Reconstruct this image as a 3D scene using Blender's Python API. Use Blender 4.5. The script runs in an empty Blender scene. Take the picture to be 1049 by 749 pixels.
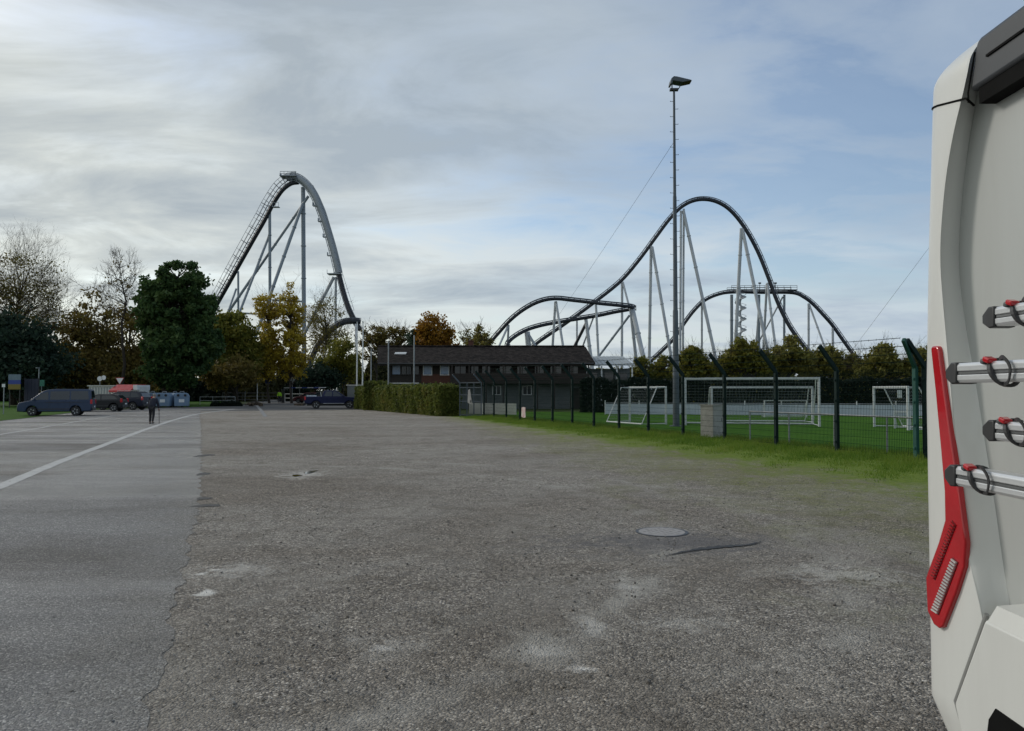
import bpy, bmesh, math, random
import numpy as np
from mathutils import Vector, Matrix

random.seed(7)
RNG = np.random.default_rng(11)
SC = bpy.context.scene
COL = SC.collection
R = math.radians

# ------------------------------------------------------------------ camera
CAM_H = 1.8
FOC = 800.0                       # focal length in pixels of the 1049 x 749 photograph
TAN_P = 25.5 / FOC
PITCH = math.atan(TAN_P)
cd = bpy.data.cameras.new('camera')
cd.sensor_width = 36.0
cd.lens = 36.0 * FOC / 1049.0
cd.clip_start = 0.05
cd.clip_end = 6000.0
cam = bpy.data.objects.new('camera', cd)
COL.objects.link(cam)
cam.location = (0, 0, CAM_H)
cam.rotation_euler = (R(90) + PITCH, 0, 0)
SC.camera = cam

# ------------------------------------------------------------------ light
SUN_EL, SUN_AZ = R(28), R(-56)    # azimuth from +Y towards +X: the sun is behind cloud, ahead and to the left
SKY_STRENGTH = 0.10
SUN_STRENGTH = 1.0
EXPOSURE = 0.40

world = bpy.data.worlds.new('World')
SC.world = world
world.use_nodes = True
wn, wl = world.node_tree.nodes, world.node_tree.links
wn.clear()


def N(nodes, kind, **kw):
    n = nodes.new(kind)
    for k, v in kw.items():
        if k == 'inp':
            for kk, vv in v.items():
                n.inputs[kk].default_value = vv
        else:
            setattr(n, k, v)
    return n


def ramp(nodes, stops, interp='LINEAR'):
    n = nodes.new('ShaderNodeValToRGB')
    cr = n.color_ramp
    cr.interpolation = interp
    while len(cr.elements) < len(stops):
        cr.elements.new(0.5)
    for e, (p, c) in zip(cr.elements, stops):
        e.position = p
        e.color = (c, c, c, 1) if isinstance(c, (int, float)) else (*c, 1)
    return n


def math_node(nodes, links, op, a, b=None, c=None, clamp=False):
    n = nodes.new('ShaderNodeMath')
    n.operation = op
    n.use_clamp = clamp
    for i, v in enumerate((a, b, c)):
        if v is None:
            continue
        if isinstance(v, (int, float)):
            n.inputs[i].default_value = v
        else:
            links.new(v, n.inputs[i])
    return n.outputs[0]


def mixc(nodes, links, f, a, b, blend='MIX'):
    n = nodes.new('ShaderNodeMix')
    n.data_type = 'RGBA'
    n.blend_type = blend
    for sock, v in ((n.inputs[0], f), (n.inputs[6], a), (n.inputs[7], b)):
        if isinstance(v, (int, float)):
            sock.default_value = v
        elif isinstance(v, tuple):
            sock.default_value = (*v, 1) if len(v) == 3 else v
        else:
            links.new(v, sock)
    return n.outputs[2]


def build_sky():
    out = N(wn, 'ShaderNodeOutputWorld')
    bg = N(wn, 'ShaderNodeBackground', inp={'Strength': SKY_STRENGTH})
    sky = N(wn, 'ShaderNodeTexSky', sky_type='NISHITA', sun_disc=False, sun_elevation=SUN_EL,
            sun_rotation=SUN_AZ, air_density=1.0, dust_density=0.8, ozone_density=1.6)
    tc = N(wn, 'ShaderNodeTexCoord')
    sep = N(wn, 'ShaderNodeSeparateXYZ')
    wl.new(tc.outputs['Generated'], sep.inputs[0])
    zz = math_node(wn, wl, 'MAXIMUM', sep.outputs[2], 0.0)
    zd = math_node(wn, wl, 'ADD', zz, 0.16)
    u = math_node(wn, wl, 'DIVIDE', sep.outputs[0], zd)
    v = math_node(wn, wl, 'DIVIDE', sep.outputs[1], zd)
    com = N(wn, 'ShaderNodeCombineXYZ')
    wl.new(u, com.inputs[0])
    wl.new(v, com.inputs[1])

    def cloud_noise(scale, sx, sy, rot, detail, rough, dist, seed):
        m = N(wn, 'ShaderNodeMapping', inp={'Location': (seed, seed * .7, 0), 'Rotation': (0, 0, R(rot)), 'Scale': (sx, sy, 1)})
        wl.new(com.outputs[0], m.inputs[0])
        t = N(wn, 'ShaderNodeTexNoise', inp={'Scale': scale, 'Detail': detail, 'Roughness': rough, 'Distortion': dist})
        wl.new(m.outputs[0], t.inputs['Vector'])
        return t.outputs['Fac']
    n1 = cloud_noise(0.75, 0.8, 1.0, 12, 9, .56, .25, 3.1)      # big veils
    n2 = cloud_noise(2.4, 0.62, 1.0, -8, 8, .60, .5, 9.4)       # streaks
    n3 = cloud_noise(0.62, 0.7, 1.25, 20, 5, .50, .2, 21.3)     # dark undersides
    # thicker cloud to the left, more open sky to the upper right
    left = math_node(wn, wl, 'MULTIPLY', sep.outputs[0], -0.32)
    k = math_node(wn, wl, 'ADD', math_node(wn, wl, 'MULTIPLY', n1, 2.3), math_node(wn, wl, 'MULTIPLY', n2, 2.1))
    k = math_node(wn, wl, 'ADD', math_node(wn, wl, 'ADD', k, -1.55), left)
    lowv = ramp(wn, [(0.0, .32), (0.10, .14), (0.30, 0.0)])
    wl.new(zz, lowv.inputs[0])
    k = math_node(wn, wl, 'ADD', k, lowv.outputs[0])
    cov = ramp(wn, [(0.10, 0.16), (0.40, .50), (0.70, .78), (1.0, .94)])
    wl.new(k, cov.inputs[0])
    # cloud tone: cream towards the left, blue grey to the right and in the thick parts
    tone = math_node(wn, wl, 'ADD', sep.outputs[0], .5, clamp=True)
    light = ramp(wn, [(0.0, (6.5, 6.7, 6.1)), (0.40, (5.5, 5.85, 5.8)), (1.0, (4.4, 5.0, 5.6))])
    wl.new(tone, light.inputs[0])
    dark = ramp(wn, [(0.0, (3.0, 3.35, 3.55)), (0.5, (2.9, 3.45, 4.0)), (1.0, (2.6, 3.3, 4.3))])
    wl.new(tone, dark.inputs[0])
    dn = math_node(wn, wl, 'ADD', math_node(wn, wl, 'MULTIPLY_ADD', n3, 2.1, -1.02), math_node(wn, wl, 'MULTIPLY', n2, 1.3))
    dk = ramp(wn, [(0.48, 0.0), (0.74, .55), (1.0, .95)])
    wl.new(dn, dk.inputs[0])
    cc = mixc(wn, wl, dk.outputs[0], light.outputs[0], dark.outputs[0])
    # clear sky between: the blue of the Sky Texture
    fin = mixc(wn, wl, cov.outputs[0], sky.outputs[0], cc)
    wl.new(fin, bg.inputs[0])
    wl.new(bg.outputs[0], out.inputs[0])


build_sky()
sd = bpy.data.lights.new('sun', 'SUN')
sd.energy = SUN_STRENGTH
sd.angle = R(12)
sd.color = (1.0, 0.95, 0.87)
sun = bpy.data.objects.new('sun', sd)
COL.objects.link(sun)
sdir = Vector((math.sin(SUN_AZ) * math.cos(SUN_EL), math.cos(SUN_AZ) * math.cos(SUN_EL), math.sin(SUN_EL)))
sun.rotation_euler = sdir.to_track_quat('Z', 'Y').to_euler()
sun.location = (0, 0, 50)

SC.view_settings.view_transform = 'Standard'
SC.view_settings.look = 'None'
SC.view_settings.exposure = EXPOSURE
SC.view_settings.gamma = 1.0
SC.view_settings.use_curve_mapping = False
SC.cycles.max_bounces = 6
SC.cycles.transparent_max_bounces = 8

# ------------------------------------------------------------------ pixel helpers (photograph pixels -> places)
def ray(px, py):
    a = (px - 524.5) / FOC
    b = (374.5 - py) / FOC
    c, s = math.cos(PITCH), math.sin(PITCH)
    return Vector((a, c - b * s, s + b * c))


def at(px, py, Y):
    d = ray(px, py)
    t = Y / d.y
    return Vector((d.x * t, Y, CAM_H + d.z * t))


def ground(px, py, z=0.0):
    d = ray(px, py)
    t = (z - CAM_H) / d.z
    return Vector((d.x * t, d.y * t, z))


def xat(px, Y):
    return at(px, 400, Y).x


def zat(py, Y):
    return at(524.5, py, Y).z


# ------------------------------------------------------------------ materials
MATS = {}


def pmat(name, c1, c2=None, scale=8.0, rough=0.6, metal=0.0, bump=0.0, bscale=None, coat=0.0, detail=5, spec=.5, rvar=0.0,
         stretch=(1, 1, 1), trans=0.0):
    """A Principled material whose colour wanders between two values on noise in object space."""
    m = bpy.data.materials.new(name)
    m.use_nodes = True
    nt = m.node_tree
    b = nt.nodes['Principled BSDF']
    b.inputs['Roughness'].default_value = rough
    b.inputs['Metallic'].default_value = metal
    b.inputs['Coat Weight'].default_value = coat
    b.inputs['Specular IOR Level'].default_value = spec
    b.inputs['Transmission Weight'].default_value = trans
    if c2 is None:
        c2 = tuple(x * .82 for x in c1)
    tc = N(nt.nodes, 'ShaderNodeTexCoord')
    mp = N(nt.nodes, 'ShaderNodeMapping', inp={'Scale': stretch})
    nt.links.new(tc.outputs['Object'], mp.inputs[0])
    no = N(nt.nodes, 'ShaderNodeTexNoise', inp={'Scale': scale, 'Detail': detail, 'Roughness': .6})
    nt.links.new(mp.outputs[0], no.inputs['Vector'])
    rp = ramp(nt.nodes, [(0.32, c1), (0.68, c2)])
    nt.links.new(no.outputs['Fac'], rp.inputs[0])
    nt.links.new(rp.outputs[0], b.inputs['Base Color'])
    if rvar:
        rr = ramp(nt.nodes, [(0.3, max(0.02, rough - rvar)), (0.7, min(1, rough + rvar))])
        nt.links.new(no.outputs['Fac'], rr.inputs[0])
        nt.links.new(rr.outputs[0], b.inputs['Roughness'])
    if bump:
        n2 = N(nt.nodes, 'ShaderNodeTexNoise', inp={'Scale': bscale or scale * 6, 'Detail': 6, 'Roughness': .65})
        nt.links.new(mp.outputs[0], n2.inputs['Vector'])
        bp = N(nt.nodes, 'ShaderNodeBump', inp={'Strength': bump, 'Distance': .02})
        nt.links.new(n2.outputs['Fac'], bp.inputs['Height'])
        nt.links.new(bp.outputs[0], b.inputs['Normal'])
    MATS[name] = m
    return m


def leafmat(name, cols, rough=.65):
    """Foliage: each leaf an island with its own tone; a little light passes through."""
    m = bpy.data.materials.new(name)
    m.use_nodes = True
    nt = m.node_tree
    b = nt.nodes['Principled BSDF']
    b.inputs['Roughness'].default_value = rough
    b.inputs['Specular IOR Level'].default_value = .25
    g = N(nt.nodes, 'ShaderNodeNewGeometry')
    tc = N(nt.nodes, 'ShaderNodeTexCoord')
    no = N(nt.nodes, 'ShaderNodeTexNoise', inp={'Scale': .55, 'Detail': 3})
    nt.links.new(tc.outputs['Object'], no.inputs['Vector'])
    f = math_node(nt.nodes, nt.links, 'MULTIPLY_ADD', no.outputs['Fac'], 1.3, -.4)
    f = math_node(nt.nodes, nt.links, 'MULTIPLY_ADD', g.outputs['Random Per Island'], .55, f, clamp=True)
    n = len(cols)
    rp = ramp(nt.nodes, [(i / max(1, n - 1), c) for i, c in enumerate(cols)])
    nt.links.new(f, rp.inputs[0])
    nt.links.new(rp.outputs[0], b.inputs['Base Color'])
    tr = N(nt.nodes, 'ShaderNodeBsdfTranslucent')
    nt.links.new(rp.outputs[0], tr.inputs[0])
    ms = N(nt.nodes, 'ShaderNodeMixShader', inp={0: .42})
    nt.links.new(b.outputs[0], ms.inputs[1])
    nt.links.new(tr.outputs[0], ms.inputs[2])
    nt.links.new(ms.outputs[0], nt.nodes['Material Output'].inputs[0])
    MATS[name] = m
    return m


# ------------------------------------------------------------------ mesh builder
class MB:
    """Collects shapes and links them as ONE mesh object."""

    def __init__(self):
        self.v, self.f = [], []

    def add(self, vs, fs):
        o = len(self.v)
        self.v.extend([tuple(p) for p in vs])
        self.f.extend([tuple(i + o for i in q) for q in fs])

    def box(self, c, s, rz=0.0, M=None):
        hx, hy, hz = s[0] / 2, s[1] / 2, s[2] / 2
        vs = [Vector((x, y, z)) for x in (-hx, hx) for y in (-hy, hy) for z in (-hz, hz)]
        if M is None:
            M = Matrix.Rotation(rz, 3, 'Z')
        c = Vector(c)
        vs = [M @ p + c for p in vs]
        self.add(vs, [(0, 1, 3, 2), (4, 6, 7, 5), (0, 4, 5, 1), (2, 3, 7, 6), (0, 2, 6, 4), (1, 5, 7, 3)])
        return self

    def bar(self, a, b, w, h=None, up=(0, 0, 1)):
        """square bar from a to b"""
        a, b = Vector(a), Vector(b)
        d = b - a
        L = d.length
        z = d.normalized()
        x = z.cross(Vector(up))
        if x.length < 1e-4:
            x = Vector((1, 0, 0))
        x.normalize()
        y = z.cross(x)
        M = Matrix((x, y, z)).transposed()
        return self.box((a + b) / 2, (w, h or w, L), M=M)

    def tube(self, pts, r, seg=8, cap=True):
        pts = [Vector(p) for p in pts]
        n = len(pts)
        rs = r if isinstance(r, (list, tuple)) else [r] * n
        vs, fs = [], []
        ref = None
        for i, p in enumerate(pts):
            t = (pts[min(i + 1, n - 1)] - pts[max(i - 1, 0)])
            if t.length < 1e-9:
                t = Vector((0, 0, 1))
            t.normalize()
            if ref is None:
                ref = Vector((0, 0, 1)) if abs(t.z) < .9 else Vector((1, 0, 0))
            u = (ref - t * ref.dot(t))
            if u.length < 1e-4:
                u = t.orthogonal()
            u.normalize()
            ref = u
            w = t.cross(u)
            for k in range(seg):
                a = 2 * math.pi * k / seg
                vs.append(p + (u * math.cos(a) + w * math.sin(a)) * rs[i])
        for i in range(n - 1):
            for k in range(seg):
                a, b = i * seg + k, i * seg + (k + 1) % seg
                fs.append((a, b, b + seg, a + seg))
        if cap:
            fs.append(tuple(range(seg - 1, -1, -1)))
            fs.append(tuple((n - 1) * seg + k for k in range(seg)))
        self.add(vs, fs)
        return self

    def prism(self, poly, o, ax, ay, n, d):
        """polygon (u, v) in the plane o + u ax + v ay, thickened by d along n"""
        o, ax, ay, n = Vector(o), Vector(ax), Vector(ay), Vector(n)
        k = len(poly)
        a = [o + ax * u + ay * v for u, v in poly]
        b = [p + n * d for p in a]
        self.add(a + b, [tuple(range(k - 1, -1, -1)), tuple(range(k, 2 * k))] +
                 [(i, (i + 1) % k, k + (i + 1) % k, k + i) for i in range(k)])
        return self

    def lathe(self, prof, c, axis='Z', seg=24):
        """profile [(r, h)] turned round an axis through c"""
        c = Vector(c)
        vs, fs = [], []
        for r, h in prof:
            for k in range(seg):
                a = 2 * math.pi * k / seg
                p = (r * math.cos(a), r * math.sin(a), h)
                if axis == 'Y':
                    p = (p[0], p[2], p[1])
                elif axis == 'X':
                    p = (p[2], p[0], p[1])
                vs.append(c + Vector(p))
        for i in range(len(prof) - 1):
            for k in range(seg):
                a, b = i * seg + k, i * seg + (k + 1) % seg
                fs.append((a, b, b + seg, a + seg))
        fs.append(tuple(range(seg - 1, -1, -1)))
        fs.append(tuple((len(prof) - 1) * seg + k for k in range(seg)))
        self.add(vs, fs)
        return self

    def sphere(self, c, r, seg=10, rings=6):
        rx, ry, rz = (r, r, r) if isinstance(r, (int, float)) else r
        c = Vector(c)
        vs, fs = [c + Vector((0, 0, -rz))], []
        for i in range(1, rings):
            t = -math.pi / 2 + math.pi * i / rings
            for k in range(seg):
                a = 2 * math.pi * k / seg
                vs.append(c + Vector((rx * math.cos(t) * math.cos(a), ry * math.cos(t) * math.sin(a), rz * math.sin(t))))
        vs.append(c + Vector((0, 0, rz)))
        for k in range(seg):
            fs.append((0, 1 + (k + 1) % seg, 1 + k))
            e = 1 + (rings - 2) * seg
            fs.append((len(vs) - 1, e + k, e + (k + 1) % seg))
        for i in range(rings - 2):
            for k in range(seg):
                a, b = 1 + i * seg + k, 1 + i * seg + (k + 1) % seg
                fs.append((a, b, b + seg, a + seg))
        self.add(vs, fs)
        return self

    def build(self, name, m, parent=None, world=True, bevel=0.0, smooth=False, seg=2, ang=35):
        me = bpy.data.meshes.new(name)
        me.from_pydata([tuple(p) for p in self.v], [], self.f)
        bm = bmesh.new()
        bm.from_mesh(me)
        bmesh.ops.recalc_face_normals(bm, faces=bm.faces)
        bm.to_mesh(me)
        bm.free()
        if isinstance(m, str):
            m = MATS[m]
        me.materials.append(m)
        o = bpy.data.objects.new(name, me)
        COL.objects.link(o)
        if parent is not None:
            if world:                       # vertices were given in scene coordinates
                off = Vector(parent.location)
                pp = parent.parent
                while pp is not None:
                    off += Vector(pp.location)
                    pp = pp.parent
                me.transform(Matrix.Translation(-off))
            o.parent = parent
        if bevel:
            b = o.modifiers.new('bevel', 'BEVEL')
            b.width = bevel
            b.segments = seg
            b.limit_method = 'ANGLE'
            b.angle_limit = R(ang)
            b.harden_normals = False
        if smooth:
            me.polygons.foreach_set('use_smooth', [True] * len(me.polygons))
            try:
                me.set_sharp_from_angle(angle=R(ang))
            except Exception:
                pass
        return o


def raw_mesh(name, V, F, m, parent=None, offset=None):
    """big meshes from numpy: V (n,3); F (k,3 or 4)"""
    me = bpy.data.meshes.new(name)
    V = np.asarray(V, dtype=np.float32)
    if parent is not None and offset is not None:
        V = V - np.array(offset, dtype=np.float32)
    F = np.asarray(F, dtype=np.int32)
    k = F.shape[1]
    me.vertices.add(len(V))
    me.vertices.foreach_set('co', V.ravel())
    me.loops.add(F.size)
    me.loops.foreach_set('vertex_index', F.ravel())
    me.polygons.add(len(F))
    me.polygons.foreach_set('loop_start', np.arange(0, F.size, k, dtype=np.int32))
    me.polygons.foreach_set('loop_total', np.full(len(F), k, dtype=np.int32))
    me.update(calc_edges=True)
    me.validate()
    me.materials.append(MATS[m] if isinstance(m, str) else m)
    o = bpy.data.objects.new(name, me)
    COL.objects.link(o)
    if parent is not None:
        o.parent = parent
    return o


def tag(o, label, cat=None, group=None, kind=None):
    if label:
        o['label'] = label
    if cat:
        o['category'] = cat
    if group:
        o['group'] = group
    if kind:
        o['kind'] = kind
    return o


def thing(name, label, cat, loc=(0, 0, 0), rz=0.0, group=None):
    o = bpy.data.objects.new(name, None)
    COL.objects.link(o)
    o.location = loc
    o.rotation_euler = (0, 0, rz)
    o.empty_display_size = .2
    return tag(o, label, cat, group)


def struct(name, o):
    o['kind'] = 'structure'
    return o


def copy_tree(o, parent=None):
    c = o.copy()
    COL.objects.link(c)
    if parent is not None:
        c.parent = parent
    for ch in list(o.children):
        copy_tree(ch, c)
    return c


def dup(root, loc, rz=0.0, label=None):
    c = copy_tree(root)
    c.location = loc
    c.rotation_euler = (0, 0, rz)
    if label:
        c['label'] = label
    return c


def sheet(name, pts, z, m, kind='structure'):
    me = bpy.data.meshes.new(name)
    me.from_pydata([(p[0], p[1], z) for p in pts], [], [tuple(range(len(pts)))])
    bm = bmesh.new()
    bm.from_mesh(me)
    for f in bm.faces:
        f.normal_update()
        if f.normal.z < 0:
            f.normal_flip()
    bm.to_mesh(me)
    bm.free()
    me.materials.append(MATS[m] if isinstance(m, str) else m)
    o = bpy.data.objects.new(name, me)
    COL.objects.link(o)
    if kind:
        o['kind'] = kind
    return o


# ------------------------------------------------------------------ plain materials
pmat('steel_support', (.25, .29, .33), (.19, .23, .27), .15, rough=.5, metal=.0)
pmat('steel_support_white', (.48, .51, .54), (.38, .41, .45), .15, rough=.5)
pmat('track_dark', (.010, .013, .022), (.018, .022, .032), .2, rough=.5)
pmat('track_silver', (.30, .33, .36), (.24, .27, .30), .2, rough=.45)
pmat('track_rail', (.10, .115, .145), (.07, .085, .11), .3, rough=.45)
pmat('galvanised', (.33, .35, .36), (.24, .26, .27), 3, rough=.5, metal=.35)
pmat('mast_steel', (.10, .12, .14), (.06, .075, .095), 1.2, rough=.6, metal=.2)
pmat('fence_green', (.006, .020, .018), (.004, .014, .014), 4, rough=.7, spec=.2)
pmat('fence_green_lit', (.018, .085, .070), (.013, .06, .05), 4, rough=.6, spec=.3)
pmat('fence_wire', (.008, .020, .016), (.006, .015, .012), 4, rough=.8, spec=.05)
pmat('goal_white', (.62, .64, .65), (.48, .51, .53), 3, rough=.45)
pmat('net_cord', (.22, .25, .26), (.16, .19, .2), 3, rough=.8)
pmat('white_paint', (.72, .73, .73), (.60, .62, .62), 2.5, rough=.5)
pmat('off_white', (.62, .61, .57), (.50, .50, .47), 2.0, rough=.6)
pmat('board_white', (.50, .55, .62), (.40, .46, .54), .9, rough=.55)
pmat('concrete', (.52, .50, .46), (.38, .37, .34), 5, rough=.9, bump=.4)
pmat('plaster', (.15, .165, .165), (.11, .125, .125), 1.2, rough=.9)
pmat('dark_wood', (.030, .022, .018), (.018, .014, .012), 1.5, rough=.8, stretch=(1, 1, 6))
pmat('brick_red', (.11, .045, .030), (.075, .032, .024), 6, rough=.9)
pmat('dark_metal', (.030, .032, .036), (.022, .024, .028), 6, rough=.45)
pmat('black_rubber', (.018, .018, .019), (.026, .026, .027), 12, rough=.8)
pmat('black_plastic', (.022, .022, .024), (.032, .032, .034), 10, rough=.5)
pmat('grey_plastic', (.055, .058, .064), (.075, .078, .084), 20, rough=.5)
pmat('glass_dark', (.012, .016, .022), (.02, .026, .033), 2, rough=.08, spec=.6)
pmat('car_glass', (.010, .015, .020), (.018, .025, .031), 1.1, rough=.05, spec=.7)
pmat('paint_maroon', (.085, .014, .018), (.065, .011, .014), 3, rough=.4, coat=.1)
pmat('poster_pale', (.15, .21, .26), (.11, .16, .21), 2, rough=.6)
pmat('glass_sky_tint', (.15, .24, .38), (.11, .18, .3), 1.2, rough=.2, spec=.8)  # sky reflection put into the pane as a blue base colour
pmat('lamp_red', (.50, .010, .018), (.42, .007, .013), 8, rough=.18, coat=.5)
pmat('lamp_clear', (.62, .62, .6), (.5, .5, .5), 8, rough=.15, coat=.4)
pmat('alloy', (.42, .43, .44), (.33, .34, .35), 10, rough=.35, metal=.6)
pmat('paint_navy', (.009, .014, .032), (.007, .011, .026), 3, rough=.4, coat=.15, spec=.35)
pmat('paint_blue', (.005, .010, .052), (.004, .008, .040), 3, rough=.45, coat=.05, spec=.25)
pmat('paint_slate', (.026, .046, .092), (.022, .039, .078), 3, rough=.4, coat=.15, spec=.35)
pmat('paint_black', (.007, .008, .012), (.009, .010, .014), 3, rough=.4, coat=.15, spec=.35)
pmat('paint_red', (.52, .022, .024), (.42, .018, .02), 2, rough=.4, coat=.2)
pmat('container_blue', (.16, .235, .33), (.12, .185, .27), 1.6, rough=.55)
pmat('sign_blue', (.02, .05, .28), (.016, .04, .22), 5, rough=.4)
pmat('sign_green', (.02, .17, .12), (.015, .13, .09), 5, rough=.4)
pmat('sign_yellow', (.20, .15, .025), (.16, .12, .02), 5, rough=.5)
pmat('hoarding_blue', (.014, .020, .045), (.01, .015, .035), 1.5, rough=.6)
pmat('skin', (.42, .26, .19), (.36, .21, .15), 20, rough=.6)
pmat('hair_grey', (.22, .21, .20), (.14, .135, .13), 40, rough=.8)
pmat('hair_dark', (.035, .026, .02), (.05, .036, .028), 40, rough=.8)
pmat('cloth_black', (.012, .012, .015), (.02, .02, .024), 14, rough=.9)
pmat('cloth_navy', (.012, .014, .026), (.018, .02, .034), 14, rough=.9)
pmat('hivis', (.42, .80, .03), (.36, .70, .025), 10, rough=.7)
pmat('bark', (.060, .048, .038), (.035, .028, .023), 3, rough=.95, bump=.6, stretch=(3, 3, .6))
pmat('bark_pale', (.12, .105, .085), (.07, .06, .05), 3, rough=.95, bump=.5, stretch=(3, 3, .6))
pmat('rubble', (.10, .07, .045), (.05, .04, .03), 6, rough=.95)
pmat('roof_metal', (.33, .36, .37), (.27, .30, .31), 1, rough=.5)
pmat('banner', (.60, .54, .52), (.45, .42, .40), 3, rough=.8)
pmat('flower_print', (.62, .58, .55), (.40, .16, .18), 3.5, rough=.8)

leafmat('leaf_maple', [(.018, .042, .016), (.042, .086, .028), (.072, .125, .038), (.10, .145, .042)])
leafmat('leaf_evergreen', [(.016, .034, .026), (.034, .062, .042), (.060, .090, .052)])
leafmat('leaf_brown', [(.070, .058, .018), (.14, .11, .030), (.21, .155, .038), (.14, .16, .042)])
leafmat('leaf_olive', [(.06, .072, .014), (.125, .14, .024), (.21, .20, .032), (.27, .21, .03)])
leafmat('leaf_orange', [(.19, .135, .016), (.35, .255, .024), (.48, .36, .040), (.32, .29, .045)])
leafmat('leaf_amber', [(.13, .060, .012), (.25, .115, .016), (.36, .185, .020), (.18, .13, .022)])
leafmat('leaf_willow', [(.09, .085, .022), (.16, .145, .034), (.24, .195, .045), (.12, .135, .032)])
leafmat('leaf_shrub', [(.09, .098, .026), (.17, .17, .042), (.26, .23, .052), (.16, .19, .05)])
leafmat('leaf_hedge', [(.046, .054, .014), (.088, .115, .024), (.145, .165, .034), (.19, .16, .045)])
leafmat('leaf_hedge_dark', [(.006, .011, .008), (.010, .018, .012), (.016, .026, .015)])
leafmat('leaf_wood', [(.028, .034, .014), (.056, .060, .022), (.09, .078, .028), (.075, .09, .028)])

# ================================================================== the ground
def g2(px, py):
    p = ground(px, py)
    return (p.x, p.y)


FA = Vector((10.60, 20.25, 0))                 # corner post of the pitch fence
FB = Vector((-1.95, 52.6, 0))                  # far end, at the gate
FD = (FB - FA).normalized()                    # along the fence, away from us
FN = Vector((-FD.y, FD.x, 0))
if FN.x > 0:
    FN = -FN                                   # outwards, towards the gravel
FLEN = (FB - FA).length


def fence_at_px(px):
    """where the fence line crosses the column of pixel px"""
    k = (px - 524.5) / FOC * math.sqrt(1 + TAN_P ** 2) if False else None
    d = ray(px, 400)
    a, b = d.x, d.y
    # FA + s FD = t (a, b)
    den = FD.x * b - FD.y * a
    s = (FA.y * a - FA.x * b) / den
    return FA + FD * s, s


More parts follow.
